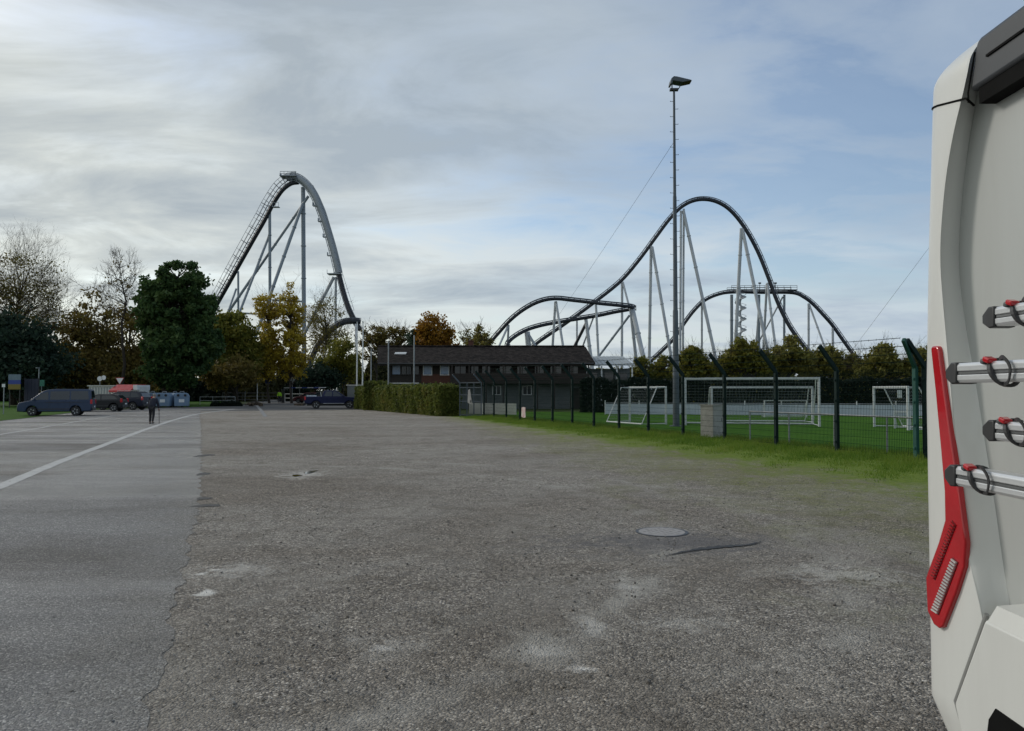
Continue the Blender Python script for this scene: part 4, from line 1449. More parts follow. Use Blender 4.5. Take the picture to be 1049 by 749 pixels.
def tile_roof():
    m = MATS['roof_tile']
    nt = m.node_tree
    n, l = nt.nodes, nt.links
    b = n['Principled BSDF']
    tc = N(n, 'ShaderNodeTexCoord')
    mp = N(n, 'ShaderNodeMapping', inp={'Rotation': (0, 0, 0), 'Scale': (3.2, 2.4, 1)})
    l.new(tc.outputs['Object'], mp.inputs[0])
    br = N(n, 'ShaderNodeTexBrick', inp={'Scale': 1.0, 'Mortar Size': .05, 'Brick Width': 1.0, 'Row Height': .8})
    l.new(mp.outputs[0], br.inputs['Vector'])
    br.inputs['Color1'].default_value = (.006, .005, .005, 1)
    br.inputs['Color2'].default_value = (.042, .034, .031, 1)
    br.inputs['Mortar'].default_value = (.004, .003, .003, 1)
    old = b.inputs['Base Color'].links[0].from_socket
    c = mixc(n, l, .8, old, br.outputs['Color'])
    l.new(c, b.inputs['Base Color'])
    bp = N(n, 'ShaderNodeBump', inp={'Strength': .6, 'Distance': .05})
    l.new(br.outputs['Fac'], bp.inputs['Height'])
    bp.invert = True
    l.new(bp.outputs[0], b.inputs['Normal'])


tile_roof()
rx0, rx1 = xat(387, 75), xat(609.5, 75)
rf = MB()
sl = (ZR - ZE) / (YR - YH)
EY0 = YH - 1.3
EZ0 = ZE - sl * 1.3 + .12
th = .16
prof = [(EY0, EZ0), (YR, ZR + .12), (YBK + 1.3, EZ0), (YBK + 1.3, EZ0 + th), (YR, ZR + .12 + th), (EY0, EZ0 + th)]
xr0, xr1 = xat(386.5, YR), xat(600, YR)
vs = []
for (y, z) in prof:
    vs.append((xr0 if abs(y - YR) < .1 else rx0, y, z))
for (y, z) in prof:
    vs.append((xr1 if abs(y - YR) < .1 else rx1, y, z))
rf.add(vs, [(0, 1, 7, 6), (1, 2, 8, 7), (2, 3, 9, 8), (3, 4, 10, 9), (4, 5, 11, 10), (5, 0, 6, 11), (0, 5, 4, 1), (1, 4, 3, 2), (6, 7, 10, 11), (7, 8, 9, 10)])
roof = rf.build('roof', 'roof_tile', ch)
rr = MB().tube([(xr0 + .1, YR, ZR + .32), (xr1 - .1, YR, ZR + .32)], .11, seg=8)
rr.build('ridge_tiles', 'roof_tile', ch).parent = roof
cx_ = xat(482, YR)
ck_ = MB().box((cx_, YR + .4, ZR + .4), (.5, .5, 1.0)).box((cx_, YR + .4, ZR + .92), (.62, .62, .1))
ck_.build('chimney', 'brick_red', ch).parent = roof
gx = xat(410.5, 78.5)
gz = ZE + sl * 2.3 + .29
MB().box((gx, 78.3, gz), (1.15, .75, .09), M=Matrix.Rotation(math.atan(sl), 3, 'X')).build('skylight', 'lamp_clear', ch).parent = roof
fa = MB().box(((rx0 + rx1) / 2, EY0 - .03, EZ0 + .02), (rx1 - rx0 - .1, .05, .28))
fa.build('fascia', 'dark_wood', ch).parent = roof
gt = MB().tube([(rx0 + .1, EY0 - .11, EZ0 + .06), (rx1 - .1, EY0 - .11, EZ0 + .06)], .07, seg=8)
gt.build('gutter', 'dark_metal', ch).parent = roof
wl_ = MB()
wl_.box(((HX0 + HX1) / 2, (YH + YBK) / 2, 1.225), (HX1 - HX0, YBK - YH, 2.45))
wl_.build('ground_floor_wall', 'plaster', ch)
wu = MB()
wu.box(((HX0 + HX1) / 2, (YH + YBK) / 2 + .01, 3.6), (HX1 - HX0 - .02, YBK - YH - .02, 2.3))
g0 = [(YH, 4.74), (YR, ZR + .05), (YBK, 4.74)]
wu.prism(g0, (HX0 + .02, 0, 0), (0, 1, 0), (0, 0, 1), (1, 0, 0), .2)
wu.prism(g0, (HX1 - .22, 0, 0), (0, 1, 0), (0, 0, 1), (1, 0, 0), .2)
wu.build('upper_wall', 'dark_wood', ch)
bk = MB().box((xat(447, YH), YH - .03, 2.95), (2.9, .06, .85))
bk.build('brick_panel', 'brick_red', ch)


def window(px0, px1, z0, z1, m='glass_sky_tint', frame='dark_wood', y=YH, mull=1):
    xa, xb = xat(px0, y), xat(px1, y)
    f = MB()
    w = .07
    f.box(((xa + xb) / 2, y - .03, z0 - w / 2), (xb - xa + 2 * w, .1, w)).box(((xa + xb) / 2, y - .03, z1 + w / 2), (xb - xa + 2 * w, .1, w))
    f.box((xa - w / 2, y - .031, (z0 + z1) / 2), (w, .1, z1 - z0)).box((xb + w / 2, y - .031, (z0 + z1) / 2), (w, .1, z1 - z0))
    for i in range(1, mull):
        f.box((xa + (xb - xa) * i / mull, y - .032, (z0 + z1) / 2), (.06, .09, z1 - z0))
    o = f.build('window', frame, ch)
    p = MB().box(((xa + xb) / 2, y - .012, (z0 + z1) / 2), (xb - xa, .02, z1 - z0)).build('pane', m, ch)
    p.parent = o
    return o


window(402, 410, 3.36, 4.3, 'glass_sky_tint', 'dark_wood')
window(411.5, 421, 3.36, 4.3, 'glass_dark', 'dark_wood', mull=2)
window(422.5, 429, 3.36, 4.25, 'glass_dark')
window(434, 442, 3.34, 4.26, 'glass_sky_tint', 'white_paint')
window(451.5, 459.5, 3.34, 4.26, 'glass_sky_tint', 'white_paint')
for (a, b_) in ((466, 477), (481, 490), (494, 502), (512, 524), (530, 540), (548, 557), (564, 575), (582, 592)):
    window(a, b_, 3.25, 4.2, 'glass_dark', 'dark_wood', mull=2)
for (a, b_) in ((505, 512.5), (536, 544)):
    window(a, b_, 1.42, 2.2, 'glass_dark', 'white_paint', mull=2)
# balcony along the right part
bx0, bx1 = xat(463, 74.6), xat(603, 74.6)
bl = MB()
bl.box(((bx0 + bx1) / 2, YH - .72, 2.52), (bx1 - bx0, 1.4, .14))
for i in range(5):
    bl.box(((bx0 + bx1) / 2, YH - 1.40, 2.68 + i * .17), (bx1 - bx0, .04, .13))
bl.build('balcony', 'dark_wood', ch)
bs = MB()
for xx in np.linspace(bx0, bx1, 9):
    bs.box((xx, YH - 1.34, 2.2), (.13, .08, 4.3))
bs.build('balcony_posts', 'dark_wood', ch)
le = MB()
le.box((xat(412, YH), YH - .25, 2.5), (3.3, .5, .10))
le.build('ledge', 'off_white', ch)
dn_ = MB()
for xx in (xat(399.5, YH), xat(462, YH)):
    dn_.tube([(xx, YH - .1, 0), (xx, YH - .1, 4.3)], .05, seg=8)
dn_.build('downpipe', 'dark_metal', ch)
gw = MB().box((HX0 - .03, YH + 1.6, 3.75), (.06, 1.2, 1.1))
gw.build('window', 'white_paint', ch)
dr_ = MB().box((xat(590, YH), YH - .03, 1.02), (1.1, .07, 2.04))
dr_.build('door', 'dark_wood', ch)

# flat roofed pavilion to the right
YP = 79
pv = thing('pavilion', 'open pavilion with a pale grey sheet metal roof beside the dark clubhouse', 'building', (xat(624, YP), YP, 0))
pa, pb = xat(598, YP), xat(648, YP)
r2 = MB()
r2.add([(pa, YP - 1, 4.28), (pb, YP - 1, 4.28), (pb - .3, YP + 4.5, 5.32), (pa, YP + 4.5, 5.32), (pa, YP - 1, 4.40), (pb, YP - 1, 4.40), (pb - .3, YP + 4.5, 5.44), (pa, YP + 4.5, 5.44)],
       [(0, 1, 2, 3), (4, 5, 6, 7), (0, 1, 5, 4), (1, 2, 6, 5), (2, 3, 7, 6), (3, 0, 4, 7)])
for i in range(12):
    t = (i + .5) / 12
    r2.bar((pa + (pb - pa) * t, YP - 1, 4.42), (pa + (pb - .3 - pa) * t, YP + 4.5, 5.46), .05)
r2.build('roof', 'roof_metal', pv)
pw = MB().box(((pa + pb) / 2 + .1, YP + 2.4, 2.0), (pb - pa - .6, 4, 4.0))
pw.build('wall', 'plaster', pv)
pp_ = MB()
for t in (0.04, .35, .66, .97):
    pp_.box((pa + (pb - pa) * t, YP - .7, 2.12), (.14, .14, 4.24))
pp_.build('posts', 'white_paint', pv)
pd = MB()
for (a, b_) in ((601, 609), (616, 624), (633, 641)):
    xa, xb = xat(a, YP), xat(b_, YP)
    pd.box(((xa + xb) / 2, YP + .37, 1.05), (xb - xa, .06, 2.1))
pd.build('doors', 'dark_wood', pv)
pw2 = MB()
for (a, b_) in ((602, 612), (620, 630), (634, 643)):
    xa, xb = xat(a, YP), xat(b_, YP)
    pw2.box(((xa + xb) / 2, YP + .37, 3.2), (xb - xa, .05, .8))
pw2.build('windows', 'glass_dark', pv)

# hut behind the mast
YU = 92
hu = thing('garden_hut', 'low brown roofed hut half hidden behind the mast and bushes', 'hut', (xat(690, YU), YU, 0))
xa, xb = xat(676, YU), xat(706, YU)
MB().box(((xa + xb) / 2, YU + 1.5, 1.2), (xb - xa - .4, 3, 2.4)).build('wall', 'dark_wood', hu)
MB().prism([(-.4, 2.35), (1.5, 3.4), (3.4, 2.35), (3.4, 2.5), (1.5, 3.56), (-.4, 2.5)], (xa, YU, 0), (0, 1, 0), (0, 0, 1), (1, 0, 0), xb - xa).build('roof', 'roof_tile', hu)

# ================================================================== pitch fence
fe = thing('fence', 'dark green wire mesh pitch fence with cranked posts leaning out over the grass verge', 'fence', FA)
post_px = [940.5, 857, 794.7, 742, 699.5, 664, 634, 608.3, 586.2, 566, 547.8, 532.6, 518.7, 506, 495.8]
HB = 2.42
ARM = Vector((FN.x * .62, FN.y * .62, .70))
posts = []


def post(p, arm=ARM, m='fence_green', w=.10, extra=None):
    mb = MB()
    ang = math.atan2(FD.y, FD.x)
    mb.box((p.x, p.y, HB / 2), (w, w, HB), rz=ang)
    q = Vector((p.x, p.y, HB - .02))
    mb.bar(q, q + arm, .085, .125)
    if extra is not None:
        mb.bar(q, q + extra, .085, .125)
    # clamps that hold the mesh
    for z in (.3, .9, 1.5, 2.1):
        mb.box((p.x + FN.x * .062, p.y + FN.y * .062, z), (.05, .05, .06), rz=ang)
    mb.build('post', m, fe, bevel=.008)


for px in post_px:
    p, s = fence_at_px(px)
    posts.append(Vector((p.x, p.y, 0)))
EAST = [FA + Vector((2.5 * i, .02 * i, 0)) for i in range(1, 6)]
post(posts[0] + Vector((.14, -.10, 0)), ARM, 'fence_green')
post(posts[0] + Vector((-.06, .02, 0)), Vector((-.50, -.42, .70)), 'fence_green_lit', .11)
post(posts[0] + Vector((.22, .10, 0)), Vector((.35, -.35, .70)), 'fence_green')
for p in posts[1:]:
    post(p)
for p in EAST:
    post(p, Vector((0, -.62, .70)))


def panel(a, b):
    mb = MB()
    d = b - a
    L = d.length
    d = d.normalized()
    nn = Vector((-d.y, d.x, 0)) * .006
    k = int(L / .055)
    for i in range(1, k):
        p = a + d * (L * i / k)
        mb.bar((p.x, p.y, .06), (p.x, p.y, HB - .03), .0065)
    for z in np.arange(.08, HB, .2):
        for s in (1, -1):
            mb.bar((a.x + nn.x * s, a.y + nn.y * s, z), (b.x + nn.x * s, b.y + nn.y * s, z), .0075)
    mb.build('mesh_panel', 'fence_wire', fe)


for a, b_ in zip(posts[:-1], posts[1:]):
    panel(a, b_)
for a, b_ in zip([posts[0]] + EAST[:-1], EAST):
    panel(a, b_)
for t in (.12, .40, .68, .97):
    mb = MB()
    mb.tube([p + Vector((0, 0, HB)) + ARM * t + Vector((0, 0, .05)) for p in posts], .008, seg=4)
    mb.tube([p + Vector((0, 0, HB)) + Vector((0, -.62, .70)) * t + Vector((0, 0, .05)) for p in [posts[0]] + EAST], .008, seg=4)
    for a, b_ in zip(posts[:-1], posts[1:]):                   # barbs
        k = max(2, int((b_ - a).length / .25))
        for i in range(k):
            q = a.lerp(b_, i / k) + Vector((0, 0, HB + .05)) + ARM * t
            mb.bar(q + Vector((0, 0, -.03)), q + Vector((.01, 0, .03)), .006)
    mb.build('barbed_wire', 'fence_wire', fe)

# gate in the gap between hedge and fence
GA, GB = Vector((-3.62, 54.25, 0)), Vector((-2.08, 52.85, 0))
gt_ = thing('fence_gate', 'tall grey steel mesh gate between the end of the hedge and the dark green fence', 'gate', GA)
gm = MB()
for t in (0, .34, .66, 1):
    p = GA.lerp(GB, t)
    gm.bar((p.x, p.y, 0), (p.x, p.y, 2.35), .07)
for z in (.12, 1.05, 1.5, 2.0, 2.33):
    gm.bar((GA.x, GA.y, z), (GB.x, GB.y, z), .055)
gm.build('gate_frame', 'mast_steel', gt_)
gi = MB()
for i in range(1, 26):
    p = GA.lerp(GB, i / 26)
    gi.bar((p.x, p.y, .12), (p.x, p.y, 2.3), .014)
gi.build('infill_bars', 'fence_wire', gt_)
for t, ss_ in ((0, -1), (1, 1)):
    p = GA.lerp(GB, t)
    gp_ = MB().bar((p.x, p.y, 2.3), (p.x + FN.x * .55, p.y + FN.y * .55, 2.9), .06, .09)
    gp_.build('cranked_arm', 'mast_steel', gt_)
gh = MB().box((-2.82, 53.45, 1.05), (.05, .12, .16))
gh.build('lock', 'dark_metal', gt_)
c_ = at(481, 408, 53.4)
fl = MB()
poly = [(-.10, .55), (.03, .62), (.10, .1), (.20, -.42), (.02, -.40), (-.13, -.30)]
fl.prism(poly, (c_.x, 53.45, c_.z), (1, 0, 0), (0, 0, 1), (0, -1, 0), .03)
tag(fl.build('cloth', 'banner', bevel=.008), 'pale cloth hanging on the grey gate', 'cloth')
c_ = at(537, 422, 46.2)
p_, s_ = fence_at_px(537)
fl = MB()
fl.prism([(-.32, -.28), (.05, -.33), (.31, -.30), (.27, .05), (.30, .27), (-.05, .30), (-.29, .26)], (p_.x + FN.x * .03, p_.y + FN.y * .03, c_.z), (FD.x * -1, FD.y * -1, 0), (0, 0, 1), FN, .02)
tag(fl.build('banner', 'flower_print'), 'small pale pink patterned banner tied low on the fence', 'banner')

# hand rail round the pitch, just inside the fence
RA, s1 = fence_at_px(750)
RA = RA - FN * .75
RB = FA - FN * .75 + FD * -.2
ra = thing('pitch_railing', 'thin grey tubular railing just inside the fence near the camper', 'railing', RA)
mb = MB().tube([(RA.x, RA.y, 1.05), (RB.x, RB.y, 1.05), (RB.x + 9, RB.y + .2, 1.05)], .027, seg=8)
mb.build('rail', 'galvanised', ra)
for i in range(5):
    p = Vector(RA).lerp(RB, i / 4)
    MB().tube([(p.x, p.y, 0), (p.x, p.y, 1.05)], .027, seg=8).build('rail_post', 'galvanised', ra)
for i in (1, 2, 3):
    MB().tube([(RB.x + 3 * i, RB.y + .07 * i, 0), (RB.x + 3 * i, RB.y + .07 * i, 1.05)], .027, seg=8).build('rail_post', 'galvanised', ra)

# concrete utility box behind the fence
p_, s_ = fence_at_px(717.5)
p_ = p_ - FN * .50
ub = thing('utility_box', 'squat pale concrete utility box standing behind the fence by the mast', 'utility box', (p_.x, p_.y, 0), R(38))
mb = MB().box((0, 0, .62), (.62, .58, 1.2))
mb.build('housing', 'concrete', ub, world=False, bevel=.012)
MB().box((0, 0, 1.245), (.68, .64, .05)).build('lid', 'concrete', ub, world=False, bevel=.01)
MB().box((0, 0, .03), (.70, .66, .10)).build('plinth', 'concrete', ub, world=False, bevel=.01)
mb = MB().box((0, -.296, .66), (.5, .012, .95))
d_ = mb.build('door', 'concrete', ub, world=False)
MB().box((.19, -.306, .7), (.02, .02, .12)).build('handle', 'dark_metal', d_, world=False)

# ================================================================== floodlight masts
def mast(x, y, zt, label):
    ms = thing('floodlight_mast', label, 'floodlight mast', (x, y, 0), 0, None)
    mb = MB().tube([(0, 0, 0), (0, 0, zt * .34), (0, 0, zt * .345), (0, 0, zt * .68), (0, 0, zt * .685), (0, 0, zt)], [.17, .135, .115, .095, .080, .055], seg=14)
    mb.lathe([(.34, 0), (.34, .04), (.0001, .04)], (0, 0, 0), seg=16)
    mb.build('pole', 'mast_steel', ms, world=False, smooth=True)
    pg = MB()
    k = 0
    z = 3.2
    while z < zt - .4:
        s = 1 if k % 2 else -1
        rr_ = .15 - .09 * z / zt
        pg.bar((s * rr_ * .9, 0, z), (s * (rr_ + .13), 0, z), .018)
        pg.bar((s * (rr_ + .13), 0, z - .01), (s * (rr_ + .13), 0, z + .035), .018)
        z += .39
        k += 1
    pg.build('climbing_pegs', 'mast_steel', ms, world=False)
    br_ = MB()
    br_.box((.0, 0, zt + .05), (.42, .22, .10))
    br_.bar((-.10, 0, zt + .08), (-.10, 0, zt + .40), .05)
    br_.tube([(.05, 0, zt + .08), (.24, 0, zt + .10), (.30, 0, zt + .22), (.32, 0, zt + .42)], .025, seg=6)
    br_.build('bracket', 'dark_metal', ms, world=False)
    fl_ = MB()
    fl_.prism([(-.24, .38), (-.20, .56), (-.06, .68), (.12, .66), (.92, .47), (.90, .44), (.44, .34), (-.12, .44), (-.16, .26), (-.26, .26)], (0, -.32, zt), (1, 0, 0), (0, 0, 1), (0, 1, 0), .64)
    fl_.v = [(x * .9, y * .9, zt + .3 + (z - zt - .3) * .9) for x, y, z in fl_.v]
    lp = fl_.build('floodlight', 'mast_steel', ms, world=False, bevel=.012)
    MB().prism([(.40, .344), (.86, .437), (.86, .432), (.40, .332)], (0, -.26, zt), (1, 0, 0), (0, 0, 1), (0, 1, 0), .52).build('lens', 'glass_dark', lp, world=False)
    return ms


YM = 39.2
mast(xat(692.5, YM), YM, zat(93, YM), 'tall slim floodlight mast with climbing pegs standing on the pitch edge')
mast(xat(1000, 58), 58, zat(170, 58), 'second floodlight mast mostly hidden behind the white camper')
mb = MB().tube(catmull([at(690, 146, YM), at(640, 222.5, 52), at(588, 300, 64), at(549, 356.5, 80)], 6), .009, seg=4)
tag(mb.build('cable', 'dark_metal'), 'thin slack cable slanting from the mast down to the clubhouse roof', 'cable')
mb = MB().tube(catmull([at(1000, 188, 58), at(950, 256, 59.5), at(905, 316, 61), at(866, 368, 63)], 6), .010, seg=4)
tag(mb.build('cable', 'dark_metal'), 'thin cable slanting down from behind the white camper to the far hedge', 'cable')

# ================================================================== goals
def goal(label, A_, B_, h, dtop, dbot, r, name='football_goal', group=None, away=1, net=True, m='goal_white', cell=.16):
    A_, B_ = Vector((*A_, 0)), Vector((*B_, 0))
    d = (B_ - A_).normalized()
    nn = Vector((-d.y, d.x, 0)) * away
    gl = thing(name, label, 'goal', A_, 0, group)
    up = Vector((0, 0, h))
    MB().bar(A_, A_ + up, r * 2).build('post', m, gl, bevel=.01)
    MB().bar(B_, B_ + up, r * 2).build('post', m, gl, bevel=.01)
    MB().bar(A_ + up + Vector((0, 0, -r)) - d * 0, B_ + up + Vector((0, 0, -r)), r * 2 - .004).build('crossbar', m, gl, bevel=.01)
    fr = MB()
    for p in (A_, B_):
        if dtop > .05:
            fr.tube([p + up - Vector((0, 0, .06)), p + up + nn * dtop - Vector((0, 0, .06)), p + nn * dbot + Vector((0, 0, .05)), p + Vector((0, 0, .05))], r * .62, seg=8)
        else:
            fr.tube([p + up - Vector((0, 0, .06)), p + nn * dbot + Vector((0, 0, .05)), p + Vector((0, 0, .05))], r * .62, seg=8)
    fr.tube([A_ + nn * dbot + Vector((0, 0, .05)), B_ + nn * dbot + Vector((0, 0, .05))], r * .8, seg=8)
    fr.build('rear_frame', m, gl, smooth=True)
    if net:
        nt = MB()
        path = [up - Vector((0, 0, .08)), up + nn * max(dtop, .04) - Vector((0, 0, .12)), nn * dbot + Vector((0, 0, .08))]
        L = (B_ - A_).length
        k = int(L / cell)
        for i in range(1, k):
            p = A_ + d * (L * i / k)
            nt.tube([p + q for q in path], .0045, seg=3, cap=False)
        for a, b_ in zip(path[:-1], path[1:]):
            k2 = max(1, int((b_ - a).length / cell))
            for j in range(k2):
                q = a.lerp(b_, j / k2)
                nt.tube([A_ + q, B_ + q], .0045, seg=3, cap=False)
                q0 = Vector((0, 0, q.z))
                for p in (A_, B_):
                    nt.tube([p + q0, p + q], .0045, seg=3, cap=False)
        nt.build('net', 'net_cord', gl)
    return gl


goal('full size white football goal, the largest, standing behind the concrete box', (xat(702, 40.4), 40.4), (xat(839, 38.9), 38.9), 2.46, 1.0, 2.1, .055)
goal('white youth goal standing just behind the full size goal', (xat(729, 43.6), 43.6), (xat(832, 43.2), 43.2), 2.02, .6, 1.4, .05)
goal('white youth goal seen from its side left of the mast', (xat(645, 44.6), 44.6), (xat(682, 41.3), 41.3), 2.02, .55, 1.5, .05, away=-1)
goal('grey youth goal seen narrow between the right fence posts', (xat(895, 38.6), 38.6), (xat(930, 35.2), 35.2), 2.0, .5, 1.4, .05)
goal('small goal far back on the pitch in front of the boards', (xat(783, 52.5), 52.5), (xat(826, 52.3), 52.3), 1.15, .0, .8, .035, net=False)
goal('mini white goal, the smallest, beside the corner fence post', (xat(916, 37.0), 37.0), (xat(931.5, 36.6), 36.6), .82, .0, .5, .032, name='mini_goal')
c_ = at(914, 403.5, 37.3)
tag(MB().prism([(-.1, -.18), (.1, -.18), (.1, .18), (-.1, .18)], (c_.x, 36.6, c_.z), (1, 0, 0), (0, 0, 1), (0, -1, 0), .012).build('paper_sign', 'white_paint'), 'white blank paper sign hung on the grey youth goal', 'sign')

# boards round the pitch
def boards(name, label, a, b, h, n, m='board_white', posts_=True):
    a, b = Vector((*a, 0)), Vector((*b, 0))
    d = b - a
    rz = math.atan2(d.y, d.x)
    bo = thing(name, label, 'advertising board', a)
    for i in range(n):
        p, q = a.lerp(b, i / n), a.lerp(b, (i + 1) / n)
        c = (p + q) / 2
        MB().box((c.x, c.y, h / 2 + .05), ((q - p).length - .03, .05, h), rz=rz).build('board_panel', m, bo)
        if posts_:
            MB().box((p.x + .0, p.y + .08, (h + .32) / 2), (.07, .07, h + .32), rz=rz).build('board_post', 'white_paint', bo)
    if posts_:
        MB().tube([a + Vector((0, .08, h + .12)), b + Vector((0, .08, h + .12))], .025, seg=6).build('top_rail', 'galvanised', bo)
    return bo


boards('perimeter_board', 'long row of blank bluish white boards along the far touchline', (xat(620, 58.2), 58.2), (46, 49.5), .74, 16)
boards('perimeter_board', 'short white board row behind the left fence bays', (xat(480.5, 59), 59), (xat(529, 56.6), 56.6), .80, 4, m='off_white', posts_=False)

# ================================================================== poles by the clubhouse
fp = thing('flagpole', 'white flagpole left of the pair in front of the clubhouse', 'flagpole', (xat(365.5, 77.5), 77.5, 0), 0, 'white flagpoles')
MB().tube([(0, 0, 0), (0, 0, 8.5)], [.075, .05], seg=10).build('pole', 'white_paint', fp, world=False, smooth=True)
MB().sphere((0, 0, 8.55), .08).build('finial', 'galvanised', fp, world=False)
MB().tube([(.075, 0, 1.2), (.055, 0, 8.4)], .008, seg=4).build('halyard', 'white_paint', fp, world=False)
dup(fp, (xat(371.3, 76.8), 76.8, 0), 0, 'white flagpole right of the pair, nearest the clubhouse')
bn = thing('ball_stop_net', 'tall ball stop net on three slim grey poles before the clubhouse end', 'net', (xat(398, 69), 69, 0))
bpts = [Vector((xat(380, 71), 71, 0)), Vector((xat(397.7, 69), 69, 0)), Vector((xat(424, 66.5), 66.5, 0))]
for p, zt in zip(bpts, (5.6, 6.2, 6.5)):
    MB().tube([p, p + Vector((0, 0, zt))], .055, seg=8).build('net_pole', 'galvanised', bn)
nt = MB()
for a, b_ in zip(bpts[:-1], bpts[1:]):
    L = (b_ - a).length
    k = int(L / .14)
    for i in range(k + 1):
        p = a.lerp(b_, i / k)
        nt.bar((p.x, p.y, 1.5), (p.x, p.y, 5.6), .006)
    for z in np.arange(1.5, 5.61, .14):
        nt.bar((a.x, a.y, z), (b_.x, b_.y, z), .006)
nt.build('netting', 'fence_wire', bn)
wr = thing('terrace_wall', 'low white terrace wall seen above the hedge under the flagpoles', 'wall', (xat(372, 80), 80, 0))
MB().box((xat(372, 80), 80, 1.15), (3.2, .2, 2.3)).build('wall_body', 'plaster', wr)
MB().box((xat(372, 80), 80, 2.34), (3.4, .32, .08)).build('coping', 'off_white', wr)

# ================================================================== vehicles (built along +X, left side +Y)
def arch(cx, r, z0, n=9):
    """points of a wheel arch from rear to front along the sill"""
    a0 = math.asin(min(1, max(-1, (z0 - .34) / r)))
    return [(cx - r * math.cos(a0 + (math.pi - 2 * a0) * i / n), .34 + r * math.sin(a0 + (math.pi - 2 * a0) * i / n)) for i in range(n + 1)]


def wheel(root, x, y, r=.33, w=.22):
    s = 1 if y > 0 else -1
    o = MB().lathe([(r * .62, -w / 2), (r * .93, -w / 2), (r, -w * .32), (r, w * .32), (r * .93, w / 2), (r * .62, w / 2)], (x, y, r), 'Y', 28).build('wheel', 'black_rubber', root, world=False, smooth=True)
    rim = MB().lathe([(r * .64, -w * .3), (r * .64, w * .46 * s if s > 0 else w * .3), (r * .56, w * .40 * s), (r * .12, w * .34 * s), (.0001, w * .34 * s)] if s > 0 else
                     [(r * .64, w * .3), (r * .64, -w * .46), (r * .56, -w * .40), (r * .12, -w * .34), (.0001, -w * .34)], (x, y, r), 'Y', 24)
    for i in range(5):
        a = 2 * math.pi * i / 5
        rim.bar((x + r * .10 * math.cos(a), y + s * w * .42, r + r * .10 * math.sin(a)), (x + r * .60 * math.cos(a), y + s * w * .45, r + r * .60 * math.sin(a)), .06, .03, up=(0, 1, 0))
    q = rim.build('rim', 'alloy', root, world=False)
    q.parent = o


